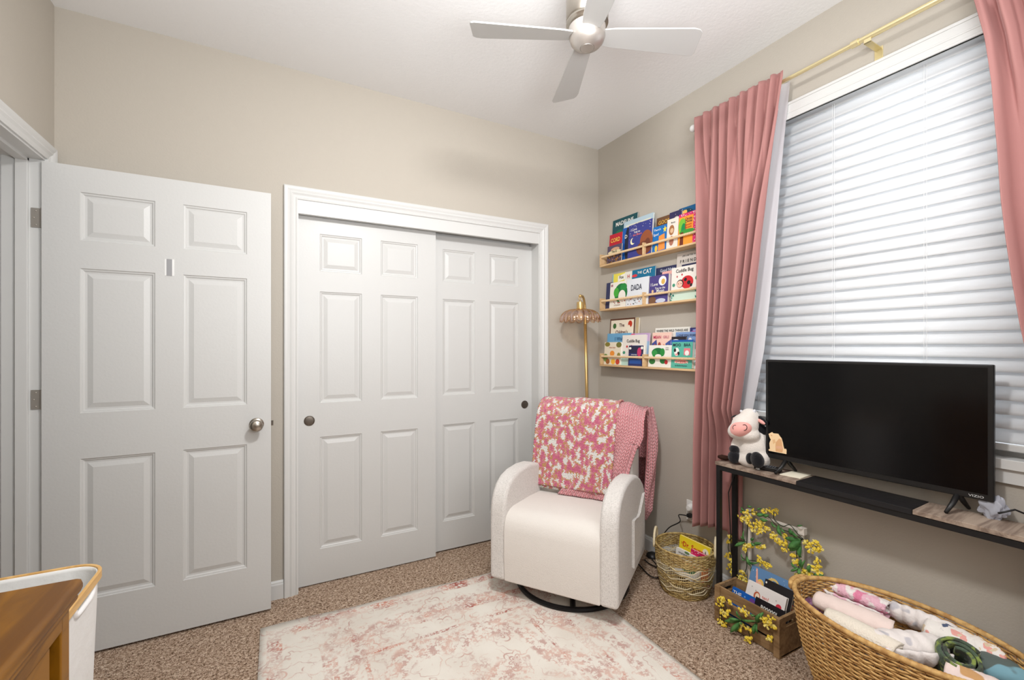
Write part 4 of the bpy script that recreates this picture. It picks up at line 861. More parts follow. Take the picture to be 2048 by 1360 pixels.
b.ball(px(1499, 838, 1.955), (0.045, 0.045, 0.050), 24, 16); b.ball(px(1490, 850, 1.935), (0.056, 0.058, 0.054), 24, 16, mtx=None); b.ball(px(1480, 860, 1.918), (0.052, 0.056, 0.042), 24, 16, mtx=hm); b.ball(px(1497, 868, 1.935), (0.045, 0.05, 0.035), 20, 14)
b.tube([px(1477, 878, 1.955), px(1471, 888, 1.935), px(1469, 896, 1.925)], [0.022, 0.020, 0.018], 12)
b.tube([px(1500, 922, 1.955), px(1487, 919, 1.935), px(1476, 918, 1.925)], [0.026, 0.020, 0.018], 12)
b.tube([px(1525, 915, 1.97), px(1520, 922, 1.935)], [0.034, 0.028], 12)
body = b.build('body', M_plush, cow)
md = body.modifiers.new('r', 'REMESH'); md.mode = 'VOXEL'; md.voxel_size = 0.0045; md.use_smooth_shade = True
md = body.modifiers.new('s', 'SMOOTH'); md.iterations = 6; md.factor = 0.6
SNC = atx(1482, 858, 1.908); SNR = (0.046, 0.056, 0.038)
b = MB(); b.ball(px(1482, 858, 1.908), SNR, 24, 16, mtx=hm); b.build('snout', M_pink, cow, smooth=True)
b = MB()
def hit_ell(u, v):
    D = Vector(ray(u, v)); O_ = Vector((0, 0, CAMH)); R3 = hm.to_3x3().inverted(); S = Vector([1 / s for s in SNR])
    o = R3 @ (O_ - SNC); d = R3 @ D; o = Vector([o[i] * S[i] for i in range(3)]); d = Vector([d[i] * S[i] for i in range(3)])
    A_, B_, C_ = d.dot(d), 2 * o.dot(d), o.dot(o) - 1; disc = max(0, B_ * B_ - 4 * A_ * C_); s = (-B_ - math.sqrt(disc)) / (2 * A_); return O_ + D * s * 0.9995 - cl0
def on_snout(uc, vc, r, a0, a1):
    P = []
    for i in range(12):
        a = a0 + (a1 - a0) * i / 11; P.append(hit_ell(uc + r * math.cos(a), vc - r * math.sin(a) * 1.05))
    return P
b.tube(on_snout(1470, 855, 4.5, 1.2, 3.9), 0.0012, 5); b.tube(on_snout(1488.5, 855, 5.5, -1.7, 2.1), 0.0014, 5); b.build('nostril_stitching', M_bplush, cow)
for s_, (u0, v0), (u1, v1) in ((0, (1484, 834), (1465, 836)), (1, (1511, 834), (1533, 848))):
    A, B = px(u0, v0, 1.965 if s_ else 1.935), px(u1, v1, 1.955 if s_ else 1.925); d = (B - A); q = d.to_track_quat('X', 'Z').to_matrix().to_4x4()
    b = MB(); b.ball((A + B) / 2, (d.length / 2 + 0.006, 0.007, 0.016 if s_ else 0.013), 16, 10, mtx=q); e_ = b.build('ear', M_bplush, cow, smooth=True)
    b = MB(); b.ball((A * 0.42 + B * 0.58) + Vector((-0.0045, 0, -0.002)), (d.length * 0.36, 0.006, 0.009 if s_ else 0.006), 14, 8, mtx=q); i_ = b.build('inner_ear', M_pink, e_, smooth=True)
M_horn = mat('silver_white_horn', (222, 222, 228), 0.45, sheen=0.3)
for (u0, v0, u1, v1) in ((1489, 829, 1482, 822), (1506, 829, 1509, 821)):
    b = MB(); A, B = px(u0, v0, 1.955), px(u1, v1, 1.95); b.tube([A, (A + B) / 2 + Vector((0, 0, 0.001)), B, B + (B - A) * 0.25], [0.010, 0.009, 0.006, 0.002], 10); b.build('horn', M_horn, cow, smooth=True)
b = MB(); b.ball(px(1469, 898, 1.922), (0.024, 0.023, 0.020), 16, 12); b.build('front_hoof', M_bplush, cow, smooth=True)
b = MB(); b.ball(px(1500, 917, 1.912), (0.016, 0.018, 0.026), 16, 12); b.build('front_hoof', M_bplush, cow, smooth=True)
b = MB(); b.ball(px(1468.5, 914, 1.918), (0.026, 0.029, 0.031), 18, 12); b.build('hind_hoof', M_bplush, cow, smooth=True)
b = MB(); b.ball(px(1514.5, 920, 1.912), (0.024, 0.029, 0.036), 18, 12, mtx=Matrix.Rotation(math.radians(-18), 4, 'X')); b.build('hind_hoof', M_bplush, cow, smooth=True)
b = MB(); b.tube([px(1516, 845, 1.975), px(1524, 858, 1.985), px(1530, 868, 1.99)], [0.012, 0.020, 0.014], 10); b.build('black_patch', M_bplush, cow, smooth=True)
b = MB(); b.tube([px(1462, 917, 1.945), px(1452, 916, 1.93), px(1443, 914, 1.92), px(1436, 913, 1.915)], [0.008, 0.012, 0.012, 0.006], 10); tl = b.build('tail', mat('dark_brown_plush', (58, 40, 34), 1.0, spec=0.03), cow, smooth=True); tl['label'] = 'dark brown tail tip'

# small things on the table
def quad_on(z, pxs): return [atz(u, v, z) for u, v in pxs]
P = quad_on(TZ + 0.004, [(1559, 948), (1588, 941), (1622, 949), (1601, 956.5)]); b = MB(); n_ = 4
b.add([tuple(p) for p in P] + [tuple(p - Vector((0, 0, 0.003))) for p in P], [(0, 1, 2, 3), (7, 6, 5, 4)] + [(i, i + 4, (i + 1) % 4 + 4, (i + 1) % 4) for i in range(4)])
tag(b.build('note_card', mat('cream_card', (244, 236, 214), 0.7)), 'cream card lying on the console table by the television foot', 'card')
b = MB(); q = Matrix.Translation(TW(0.222, 0.060, TZ + 0.010)) @ Matrix.Rotation(TROT + 0.25, 4, 'Z') @ Matrix.Diagonal((0.62, 1, 1, 1))
b.box((-0.085, -0.020, -0.009), (0.085, 0.020, 0.009)); rm = b.build('remote_control', M_blackpl, bevel=0.005); rm.matrix_world = q; tag(rm, 'black remote control between the plush cow and the television foot', 'remote')
b = MB(); 
for i in range(9):
    for j in range(3): b.box((-0.075 + i * 0.015, -0.013 + j * 0.010, 0.009), (-0.067 + i * 0.015, -0.008 + j * 0.010, 0.0108))
b.build('buttons', mat('grey_buttons', (90, 92, 96), 0.5), rm)
b = MB(); b.tube([atz(u, v, TZ + 0.004) for u, v in ((1508, 935), (1516, 938), (1524, 937.5), (1532, 937))], 0.0035, 6); b.box(tuple(atz(1523, 938, TZ + 0.002) + Vector((-.006, -.008, 0))), tuple(atz(1523, 938, TZ + 0.002) + Vector((.006, .008, .01))))
tag(b.build('charging_cable', M_white), 'short white cable with a plug lying in front of the plush cow', 'cable')
def crumple(name, c, r, m_, seed, nu=36, nv=24, amp=0.25, rot=None):
    rr = random.Random(seed); ph = [(rr.uniform(2, 9), rr.uniform(2, 9), rr.uniform(0, 6), rr.uniform(0, 6)) for _ in range(7)]
    q = MB(); V = []
    for i in range(nv + 1):
        a = PI * i / nv
        for k in range(nu):
            t = 2 * PI * k / nu; d = sum(math.sin(round(p[0]) * t + p[2]) * math.sin(p[1] * a + p[3]) for p in ph) / 7
            s = 1 + amp * d; V.append(Vector((r[0] * s * math.sin(a) * math.cos(t), r[1] * s * math.sin(a) * math.sin(t), r[2] * s * math.cos(a))))
    F = [(i * nu + k, (i + 1) * nu + k, (i + 1) * nu + (k + 1) % nu, i * nu + (k + 1) % nu) for i in range(nv) for k in range(nu)]
    if rot: V = [rot @ p for p in V]
    q.add([p + Vector(c) for p in V], F); return q
M_bag = mat_translucent('crinkled_clear_plastic', (214, 216, 226), 0.45, 0.15)
o = crumple('b', TW(0.912, 0.122, TZ + 0.036), (0.013, 0.030, 0.036), M_bag, 4, amp=0.9).build('plastic_bag', M_bag, smooth=True, auto=40); tag(o, 'crumpled clear plastic bag behind the right edge of the television', 'plastic bag')
b = MB(); b.tube([TW(0.93, 0.09, TZ + 0.03), TW(0.96, 0.12, TZ + 0.045), TW(1.00, 0.13, TZ + 0.03), TW(1.040, 0.135, TZ + 0.006)], 0.003, 6); tag(b.build('power_cord', M_blackpl, smooth=True), 'black cord running off the right end of the console table', 'cord')
b = MB(); P = [(1447, 938, 1.90), (1449, 1000, 1.93), (1455, 1040, 1.96), (1461, 1075, 1.98)]
b.tube([TW(0.03, TD + 0.006, TZ + 0.0)] + [atx(u, v, X) for u, v, X in ((1457, 985, 1.985), (1459, 1020, 1.990), (1461, 1062, 1.995), (1463, 1110, 2.0))], 0.0028, 6)
tag(b.build('power_cord', M_blackpl, smooth=True), 'thin black cord hanging in front of the curtain between the console legs', 'cord')

# ------------------------------------------------------------------ outlet, lamp cord and switch
b = MB(); b.box((XW - 0.006, 1.706, 0.300), (XW, 1.778, 0.416)); out = b.build('wall_outlet', M_white, bevel=0.002); tag(out, 'white wall outlet low on the wall behind the curtain', 'outlet')
b = MB(); b.lathe([(0.001, 0.030), (0.014, 0.029), (0.020, 0.020), (0.021, 0.0)], n=24, mtx=Matrix.Translation((XW - 0.006, 1.742, 0.380)) @ Matrix.Rotation(-PI / 2, 4, 'Y')); nl = b.build('plug_in_light', M_white, smooth=True, auto=50); tag(nl, 'round white plug-in in the upper socket of the wall outlet', 'plug-in')
b = MB(); b.box((XW - 0.034, 1.730, 0.326), (XW - 0.006, 1.756, 0.346)); pl = b.build('lamp_cord', M_blackpl, bevel=0.004); tag(pl, 'black lamp cord plugged in the outlet and running to the floor', 'cord')
cpts = [Vector((XW - 0.034, 1.745, 0.336)), Vector((2.045, 1.80, 0.325)), atx(1360, 1043, 2.03), atx(1340, 1054, 2.03), atx(1329, 1066, 2.035), Vector((2.04, 1.93, 0.14)), Vector((2.04, 1.95, 0.03)), atz(1338, 1140, 0.012), atz(1322, 1138, 0.010), atz(1300, 1128, 0.010), atz(1288, 1119, 0.010)]
def smooth_path(P, n=6):
    out = []
    for i in range(len(P) - 1):
        p0, p1, p2, p3 = P[max(0, i - 1)], P[i], P[i + 1], P[min(len(P) - 1, i + 2)]
        for k in range(n):
            t = k / n; out.append(0.5 * ((2 * p1) + (p2 - p0) * t + (2 * p0 - 5 * p1 + 4 * p2 - p3) * t * t + (3 * p1 - p0 - 3 * p2 + p3) * t ** 3))
    out.append(P[-1]); return out
b = MB(); b.tube(smooth_path(cpts), 0.0032, 7); b.build('cable', M_blackpl, pl, smooth=True)
b = MB(); b.tube(smooth_path([atz(u, v, 0.010) for u, v in ((1303, 1118), (1312, 1128), (1318, 1142), (1319, 1152), (1311, 1156), (1298, 1150), (1286, 1138), (1275, 1126))]), 0.0032, 7)
b.build('cable', M_blackpl, pl, smooth=True)
p = atz(1305, 1114, 0.0); b = MB(); b.lathe([(0.001, 0), (0.034, 0), (0.038, 0.006), (0.034, 0.018), (0.018, 0.026), (0.012, 0.030), (0.001, 0.031)], (p.x, p.y, 0), 24); fs = b.build('foot_switch', M_blackpl, smooth=True, auto=50); tag(fs, 'round black foot switch on the carpet behind the armchair', 'switch')

# ------------------------------------------------------------------ crate with books, white stand, garlands
CXa, CXb, CYa, CYb, CH = 1.843, 1.985, 1.402, 1.095, 0.166
crate = empty('wooden_crate', ((CXa + CXb) / 2, (CYa + CYb) / 2, 0)); tag(crate, 'small brown slatted wooden crate of board books on the carpet', 'crate')
def cbox(name, a, c, lab=None):
    q = MB(); q.box((min(a[0], c[0]), min(a[1], c[1]), a[2]), (max(a[0], c[0]), max(a[1], c[1]), c[2])); loc_mb(crate, q); return q.build(name, M_crate, crate, bevel=0.0015)
for X in (CXa, CXb - 0.010):
    for z0_, z1_ in ((0.008, 0.052), (0.064, 0.108), (0.120, 0.164)): cbox('slat', (X + 0.0, CYa - 0.002, z0_), (X + 0.010, CYb + 0.002, z1_))
for Y in (CYa, CYb + 0.026):
    cbox('corner_post', (CXa - 0.012, Y, 0), (CXa, Y - 0.026, CH))
for Y in (CYa, CYb + 0.012):
    q = MB(); ya, yb = Y - 0.012, Y; xa, xb = CXa - 0.002, CXb
    q.box((xa, ya, 0), (xb, yb, 0.122)); q.box((xa, ya, 0.122), (xa + 0.034, yb, 0.144)); q.box((xb - 0.034, ya, 0.122), (xb, yb, 0.144)); q.box((xa, ya, 0.144), (xb, yb, CH))
    loc_mb(crate, q); q.build('end_board', M_crate, crate)
cbox('bottom_board', (CXa, CYa, 0.004), (CXb, CYb, 0.012))
def upright_book(label, group, u, v, uR, Xt, lean, cover, art=(), texts=(), t_=0.012, zb=0.014):
    a = atx(u, v, Xt); c = atx(uR, v, Xt); y0 = a.y; w_ = y0 - c.y; h_ = (a.z - zb) / math.cos(math.radians(lean))
    M = Matrix.Translation((Xt - math.sin(math.radians(lean)) * h_, y0, zb)) @ Matrix.Rotation(-PI / 2, 4, 'Z') @ Matrix.Rotation(-math.radians(lean), 4, 'X')
    return book(label, group, w_, h_, t_, cover, art, texts, M)
G = 'board books in the wooden crate'
upright_book('large blue starry book with golden swirl, tallest in the crate', G, 1505, 1129, 1583, 2.018, 24, (96, 134, 176), [('e', .60, .80, .17, .13, (222, 190, 110)), ('e', .62, .79, .13, .10, (96, 134, 176)), ('e', .64, .79, .08, .065, (222, 190, 110)), ('e', .65, .79, .05, .04, (96, 134, 176)), ('e', .30, .72, .10, .10, (232, 190, 96)), ('e', .29, .71, .06, .07, (240, 190, 160)), ('p', [(.12, .97), (.16, .97), (.25, .74), (.20, .72)], (236, 170, 150)), ('e', .28, .56, .12, .10, (110, 80, 140)), ('e', .92, .62, .24, .14, (206, 54, 60)), ('d', 41, 26, .02, .5, .98, .98, .0016, WHT)])
upright_book('black board book with small white lettering leaning in the crate', G, 1531, 1157, 1588, 1.990, 22, (32, 28, 30), [('e', .06, .94, .03, .02, WHT)], [('Moon', .55, .72, .020, WHT, .95)])
upright_book('white board book with colourful little figures in the crate', G, 1497, 1158.6, 1574, 1.962, 22, (238, 232, 228), [('e', .30, .74, .085, .10, (196, 96, 60)), ('e', .31, .74, .055, .07, (246, 224, 200)), ('e', .16, .60, .03, .06, (230, 100, 120)), ('e', .44, .62, .05, .05, (232, 190, 50)), ('e', .66, .62, .05, .05, (232, 190, 50)), ('e', .54, .52, .16, .07, (236, 196, 60)), ('e', .70, .40, .06, .07, (206, 40, 60)), ('e', .86, .74, .07, .06, (206, 50, 70)), ('p', [(.66, .70), (.80, .70), (.74, .62)], (220, 60, 60)), ('e', .88, .52, .09, .12, (226, 130, 110)), ('e', .88, .52, .05, .06, (250, 230, 210)), ('d', 42, 12, .05, .5, .95, .97, .002, (120, 130, 110))], [('ten!', .52, .78, .020, (226, 140, 130), 1)], t_=0.016)
upright_book('black board book with big white outlined round letters at the front of the crate', G, 1512, 1192.6, 1571, 1.935, 20, (34, 30, 34), [], [('B00000!', .50, .78, .026, WHT, .86)])
upright_book('bright blue board book with white lettering at the left end of the crate', G, 1466, 1172.5, 1511, 1.935, 20, (30, 98, 186), [('d', 43, 20, .05, .4, .95, .9, .004, (120, 170, 226)), ('e', .9, .84, .12, .1, (110, 70, 150))], [('THE', .25, .84, .024, WHT, 1)])
# white stand behind the crate
stand = empty('white_stand', (2.045, 1.245, 0)); tag(stand, 'thin white square-tube stand with block corners behind the crate', 'stand')
M_ws = mat('white_painted_wood', (228, 220, 210), 0.6)
for y in (1.367, 1.122):
    q = MB(); q.box((2.039, y - 0.005, 0), (2.050, y + 0.005, 0.468)); loc_mb(stand, q); q.build('post', M_ws, stand)
    q = MB(); q.box((2.032, y - 0.0135, 0.466), (2.057, y + 0.0135, 0.496)); loc_mb(stand, q); q.build('corner_block', M_ws, stand, bevel=0.001)
q = MB(); q.box((2.041, 1.135, 0.476), (2.049, 1.355, 0.486)); loc_mb(stand, q); q.build('top_rail', M_ws, stand)
M_yel = mat('yellow_blossom', (250, 222, 84), 0.7, spec=0.1); M_yel2 = mat('pale_yellow_blossom', (252, 236, 140), 0.7, spec=0.1)
M_leaf = mat('garland_leaf_green', (96, 146, 82), 0.55, spec=0.2, var=(30, (64, 112, 58), 0.4, 0.6)); M_stem = mat('garland_stem', (40, 52, 34), 0.7)
def garland(label, stems, clusters, leaves, X, seed, parentless=True, dx=0.0):
    rr = random.Random(seed); o0 = Vector(atx(clusters[0][0], clusters[0][1], X)); e = empty('flower_garland', tuple(o0)); tag(e, label, 'garland')
    q = MB()
    for st in stems: q.tube(smooth_path([atx(u, v, X + rr.uniform(-0.008, 0.006)) - o0 for u, v in st], 5), 0.0018, 5)
    q.build('stem', M_stem, e, smooth=True)
    q = MB()
    for c in clusters:
        u, v = c[0], c[1]; r = c[2] if len(c) > 2 else 0.013
        for _ in range(11):
            p = atx(u, v, X) - o0 + Vector((rr.uniform(-1, 0.4) * r, rr.gauss(0, .55) * r, rr.gauss(0, .5) * r))
            m_ = M_yel if rr.random() < 0.7 else M_yel2; a = rr.uniform(0, 6); tlt = Matrix.Rotation(rr.uniform(-.8, .8), 4, 'Y') @ Matrix.Rotation(rr.uniform(-.8, .8), 4, 'Z')
            for k in range(5):
                an = a + k * 2 * PI / 5; q.ball(p + (tlt @ Vector((0, 0.0034 * math.cos(an), 0.0034 * math.sin(an)))), (0.0018, 0.0032, 0.0032), 6, 4, m_)
    q.build('blossoms', None, e, smooth=True)
    q = MB()
    for u0, v0, u1, v1, w_ in leaves:
        A, B = atx(u0, v0, X - 0.004) - o0, atx(u1, v1, X - 0.010 + rr.uniform(-0.02, 0.008)) - o0; d = B - A; side = d.cross(Vector((-1, 0, 0))).normalized()
        out = Vector((-1, 0, 0)); L = 8; V = []
        for i in range(L + 1):
            t = i / L; ww = w_ * 0.72 * math.sin(PI * min(1, t * 0.92 + 0.06)) ** 0.8; c = A + d * t + out * (0.010 * math.sin(PI * t))
            V += [c - side * ww + out * -0.002, c + out * 0.0025, c + side * ww + out * -0.002]
        q.add(V, [f_ for i in range(L) for f_ in ((i * 3, i * 3 + 1, i * 3 + 4, i * 3 + 3), (i * 3 + 1, i * 3 + 2, i * 3 + 5, i * 3 + 4))])
    q.build('leaves', M_leaf, e, smooth=True, solid=0.0006); return e
def c8(L): return [(1440 + x / 8, 1000 + y / 8) + ((r,) if r else ()) for x, y, *rr_ in L for r in [rr_[0] if rr_ else None]]
cl_ = c8([(440, 200, .016), (370, 270, .016), (450, 290, .016), (450, 380, .018), (540, 190, .012), (700, 180, .013), (800, 170, .017), (900, 175, .015), (580, 380, .013), (540, 450, .014), (670, 370, .011), (650, 500, .013), (700, 490, .016), (760, 450, .013), (860, 560, .020), (900, 620, .016), (960, 660, .013), (1040, 580, .011), (1060, 690, .013), (1040, 780, .015), (1400, 700, .016), (1450, 750, .018), (1520, 790, .017), (1580, 800, .014), (1540, 690, .012), (165, 590, .008), (150, 670, .009), (215, 670, .009), (430, 740, .016), (400, 790, .014), (490, 730, .010), (640, 750, .012), (700, 745, .011), (200, 860, .011), (130, 890, .012), (175, 965, .009), (165, 1045, .008), (190, 1135, .013), (250, 1230, .014), (320, 1250, .013), (370, 1230, .014), (400, 1290, .012), (375, 1150, .011), (640, 960, .012), (700, 1000, .015), (770, 1040, .010), (1200, 890, .009), (1220, 990, .013), (1250, 1240, .014), (1300, 1230, .012), (1360, 1140, .013), (1440, 1170, .015), (1540, 1130, .016), (1620, 1180, .018), (1560, 1010, .015), (1490, 1080, .013), (1380, 1230, .012), (1600, 1230, .016)])
def L8(L): return [(1440 + a / 8, 1000 + b_ / 8, 1440 + c / 8, 1000 + d / 8, w_) for a, b_, c, d, w_ in L]
lv_ = L8([(400, 180, 340, 110, .007), (400, 210, 320, 170, .006), (580, 240, 720, 230, .012), (700, 260, 780, 240, .011), (640, 300, 760, 330, .012), (820, 350, 900, 440, .009), (930, 400, 980, 580, .014), (980, 440, 1040, 520, .008), (1100, 460, 1190, 560, .014), (1150, 500, 1240, 590, .012), (1290, 640, 1040, 610, .016), (1290, 650, 1090, 770, .019), (1290, 700, 1110, 810, .017), (1290, 740, 1270, 920, .014), (1250, 760, 1300, 920, .010), (400, 670, 230, 740, .011), (390, 660, 380, 490, .006), (400, 640, 340, 580, .006), (500, 650, 540, 610, .009), (540, 700, 660, 690, .011), (500, 680, 560, 730, .010), (400, 950, 340, 870, .006), (420, 970, 350, 940, .005), (430, 900, 490, 1060, .011), (450, 950, 520, 1020, .010), (470, 1020, 620, 1000, .006), (500, 1080, 540, 1180, .006), (330, 1280, 280, 1350, .010), (1240, 1100, 1140, 1000, .008), (1260, 1090, 1130, 1140, .008), (1270, 1090, 1280, 1200, .012), (1290, 1080, 1300, 950, .009), (1300, 1100, 1360, 960, .008), (1420, 1160, 1440, 1040, .012), (1500, 1200, 1660, 1210, .012), (1240, 410, 1320, 405, .005), (440, 90, 510, 110, .007), (600, 150, 660, 130, .006)])
st_ = [[(1440 + x / 8, 1000 + y / 8) for x, y in s] for s in ([(330, 1290), (420, 1100), (420, 900), (430, 650), (440, 400), (430, 220), (560, 200), (760, 260), (950, 450), (1150, 520), (1290, 610), (1500, 720), (1590, 790)], [(860, 200), (870, 310), (1000, 420), (1120, 400), (1250, 550), (1330, 620)], [(1310, 620), (1240, 760), (1225, 900), (1260, 1080), (1290, 1200), (1500, 1180), (1640, 1200)], [(420, 670), (280, 640), (170, 620), (130, 760), (170, 900), (180, 1100), (280, 1240)], [(430, 960), (600, 980), (780, 1040)])]
garland('artificial garland of yellow blossoms wound round the white stand', st_, cl_, lv_, 2.030, 5)
k6 = 6.475
cl2 = [(1420 + x / k6, 1120 + y / k6, r) for x, y, r in ((145, 490, .014), (175, 520, .013), (150, 570, .014), (235, 680, .013), (180, 690, .014), (165, 670, .012), (160, 820, .014), (140, 790, .012), (425, 655, .011), (480, 680, .014), (720, 770, .015), (790, 780, .015), (830, 860, .014), (760, 830, .013), (505, 900, .014), (385, 895, .009), (420, 835, .010), (480, 1000, .014), (530, 1010, .014), (470, 1050, .010), (775, 1015, .009), (250, 530, .008))]
lv2 = [(1420 + a / k6, 1120 + b_ / k6, 1420 + c / k6, 1120 + d / k6, w_) for a, b_, c, d, w_ in ((400, 780, 180, 790, .012), (400, 780, 240, 750, .010), (400, 800, 260, 940, .013), (390, 810, 330, 930, .011), (420, 770, 340, 660, .009), (410, 780, 590, 790, .008), (600, 800, 690, 680, .014), (600, 810, 640, 700, .012), (600, 820, 560, 960, .013), (610, 820, 620, 950, .007), (400, 790, 420, 830, .008), (530, 700, 580, 720, .008))]
st2 = [[(1420 + x / k6, 1120 + y / k6) for x, y in s] for s in ([(150, 520), (210, 620), (260, 720), (400, 780), (600, 810), (720, 780), (820, 860)], [(420, 790), (480, 880), (520, 1000)], [(150, 600), (150, 780), (165, 830)])]
garland('artificial sprig of yellow blossoms fixed to the front of the crate', st2, cl2, lv2, CXa - 0.020, 9)

# ------------------------------------------------------------------ baskets
M_seag = mat('dry_seagrass', (196, 172, 116), 0.75, spec=0.15, var=(60, (150, 122, 74), 0.4, 0.62))
M_cordw = mat('pale_paper_cord', (226, 212, 178), 0.75)
def weave_rows(mb, c, rx, ry, zf, rows, r, n_stake, amp, ang0=0, n=None, m=None, zwave=None):
    n = n or n_stake * 2 * 2
    for j in range(rows):
        t = (j + 0.5) / rows; X, Y, z = rx(t), ry(t), zf(t)
        P = []
        for k in range(n):
            q = 2 * PI * k / n; s = amp * math.sin(q * n_stake + (PI if j % 2 else 0)); dzv = zwave(q, t) if zwave else 0
            P.append((c[0] + (X + s) * math.cos(q), c[1] + (Y + s) * math.sin(q), z + dzv))
        mb.tube(P, r, 5, m, closed=True)
def stakes(mb, c, rx, ry, zf, n, r, m=None, t0=0, t1=1, steps=8, slant=0.0):
    for k in range(n):
        q = 2 * PI * k / n
        mb.tube([(c[0] + rx(t0 + (t1 - t0) * i / steps) * math.cos(q + slant * i), c[1] + ry(t0 + (t1 - t0) * i / steps) * math.sin(q + slant * i), zf(t0 + (t1 - t0) * i / steps)) for i in range(steps + 1)], r, 5, m)
SBc = (1.925, 1.655, 0); sb = empty('seagrass_basket', SBc); tag(sb, 'small round seagrass basket with looped handles beside the armchair', 'basket')
rS = lambda t: 0.118 + 0.030 * math.sin(min(1, t * 1.1) * PI / 2); zS = lambda t: 0.006 + 0.228 * t
q = MB()
for t0, t1, rows in ((0, .10, 3), (.32, .44, 4), (.72, 1.0, 9)):
    weave_rows(q, (0, 0), lambda t: rS(t0 + (t1 - t0) * t), lambda t: rS(t0 + (t1 - t0) * t), lambda t: zS(t0 + (t1 - t0) * t), rows, 0.0036, 26, 0.0022, m=M_seag, zwave=lambda a, t: 0.003 * math.sin(a * 7 + t * 5) + 0.0015 * math.sin(a * 19))
for j in range(10):
    t = (0.13, .16, .20, .26, .29, .48, .52, .58, .66, .70)[j]
    q.tube([((rS(t) + 0.002) * math.cos(a), (rS(t) + 0.002) * math.sin(a), zS(t) + 0.009 * math.sin(a * 5 + j * 1.3) + 0.003 * math.sin(a * 13 + j)) for a in [k * PI / 60 for k in range(120)]], 0.0024, 5, M_cordw if j % 3 else M_seag, closed=True)
q.build('woven_side', None, sb, smooth=True)
q = MB(); stakes(q, (0, 0), rS, rS, zS, 84, 0.0012, M_cordw, 0.02, 0.98); q.build('upright_cords', None, sb, smooth=True)
q = MB(); q.lathe([(0.001, 0), (0.118, 0), (0.120, 0.006), (0.001, 0.007)], n=40); q.build('basket_floor', M_seag, sb)
q = MB(); q.tube([(0.148 * math.cos(a), 0.148 * math.sin(a), 0.236) for a in [k * PI / 40 for k in range(80)]], 0.0055, 8, closed=True); q.build('rim', M_seag, sb, smooth=True)
for ang in (2.18, 2.18 + PI):
    q = MB(); cx_, cy_ = math.cos(ang), math.sin(ang); tx, ty = -cy_, cx_; P = []
    for i in range(29):
        a = PI * i / 28; P.append(Vector((0.150 * cx_ + tx * 0.052 * math.cos(a) * (1 if True else 1), 0.150 * cy_ + ty * 0.052 * math.cos(a), 0.215 + 0.085 * math.sin(a) ** 0.7)))
    q.tube(P, [0.0055 + 0.0012 * (i % 2) for i in range(29)], 8); q.build('handle', M_cordw, sb, smooth=True)
G = 'books in the small seagrass basket'
upright_book('yellow book with red lettering standing in the small seagrass basket', G, 1360, 1069, 1421, 1.972, 6, (248, 222, 50), [('e', .86, .80, .10, .13, (246, 240, 220)), ('e', .86, .80, .02, .07, (120, 120, 120))], [('by', .12, .82, .018, (220, 90, 40), 1), ('Dr. Seuss', .46, .80, .038, (214, 50, 40), .9)], t_=0.012, zb=0.06)
upright_book('magenta book with orange lower half in the small seagrass basket', G, 1382, 1097, 1419, 1.950, 6, (212, 40, 96), [('r', 0, 0, 1, .80, (240, 130, 60)), ('d', 51, 16, .05, .84, .95, .98, .002, WHT)], [('CH', .6, .84, .03, (70, 40, 110), 1)], t_=0.012, zb=0.06)
upright_book('white book with small dark lettering at the front of the seagrass basket', G, 1352.5, 1094, 1402, 1.935, 6, (238, 236, 230), [('e', .5, .45, .35, .2, (90, 130, 90)), ('e', .45, .97, .1, .05, (110, 140, 100)), ('r', .02, .55, .98, .62, (230, 120, 60))], [('and goodnight little bear', .45, .88, .012, BLK, .9)], t_=0.016, zb=0.06)

OBc = (1.822, 0.690, 0); ob = empty('oval_wicker_basket', OBc); tag(ob, 'large oval wicker basket of rolled baby blankets on the carpet', 'basket')
HB = 0.372; prf = lambda t: 0.70 + 0.30 * math.sin(min(1, t) * PI / 2) ** 0.9
rxO = lambda t: 0.200 * prf(t); ryO = lambda t: 0.318 * prf(t); zO = lambda t: 0.008 + (HB - 0.018) * t
M_wick = mat('golden_wicker', (214, 174, 112), 0.6, spec=0.25, var=(45, (178, 134, 80), 0.4, 0.62)); M_wick2 = mat('dark_wicker', (150, 108, 66), 0.7)
q = MB(); weave_rows(q, (0, 0), rxO, ryO, zO, 46, 0.0034, 34, 0.0034, n=204, m=M_wick, zwave=lambda a, t: 0.004 * math.sin(a * 34 / 2 + t * 40) * 0.5); q.build('woven_side', None, ob, smooth=True)
q = MB(); stakes(q, (0, 0), lambda t: rxO(t) - 0.001, lambda t: ryO(t) - 0.001, zO, 68, 0.0019, M_wick2, 0, 1.0, 10, 0.004); q.build('stakes', None, ob, smooth=True)
q = MB(); q.prism([(0.140 * math.cos(a), 0.223 * math.sin(a)) for a in [k * PI / 24 for k in range(48)]], 0.0, 0.008); q.build('basket_floor', M_wick2, ob)
q = MB(); P = []; nr = 380
for k in range(nr):
    a = 2 * PI * k / nr; P.append((0.202 * math.cos(a), 0.320 * math.sin(a), HB))
q.tube(P, [0.0080 + 0.0012 * (k % 2) for k in range(nr)], 7, closed=True); q.build('rim', M_wick, ob, smooth=True)
for sg in (1, -1):
    q = MB()
    for off in (0, 1, 2):
        q.tube([(0.052 * math.sin(a), sg * (0.318 + 0.018 * math.cos(a) ** 0.8 if math.cos(a) > 0 else 0.318), HB - 0.004 - 0.006 * off + 0.006 * math.cos(a)) for a in [(-PI / 2 + PI * i / 20) * 0.99 for i in range(21)]], 0.009, 7)
    q.build('handle', M_wick, ob, smooth=True)

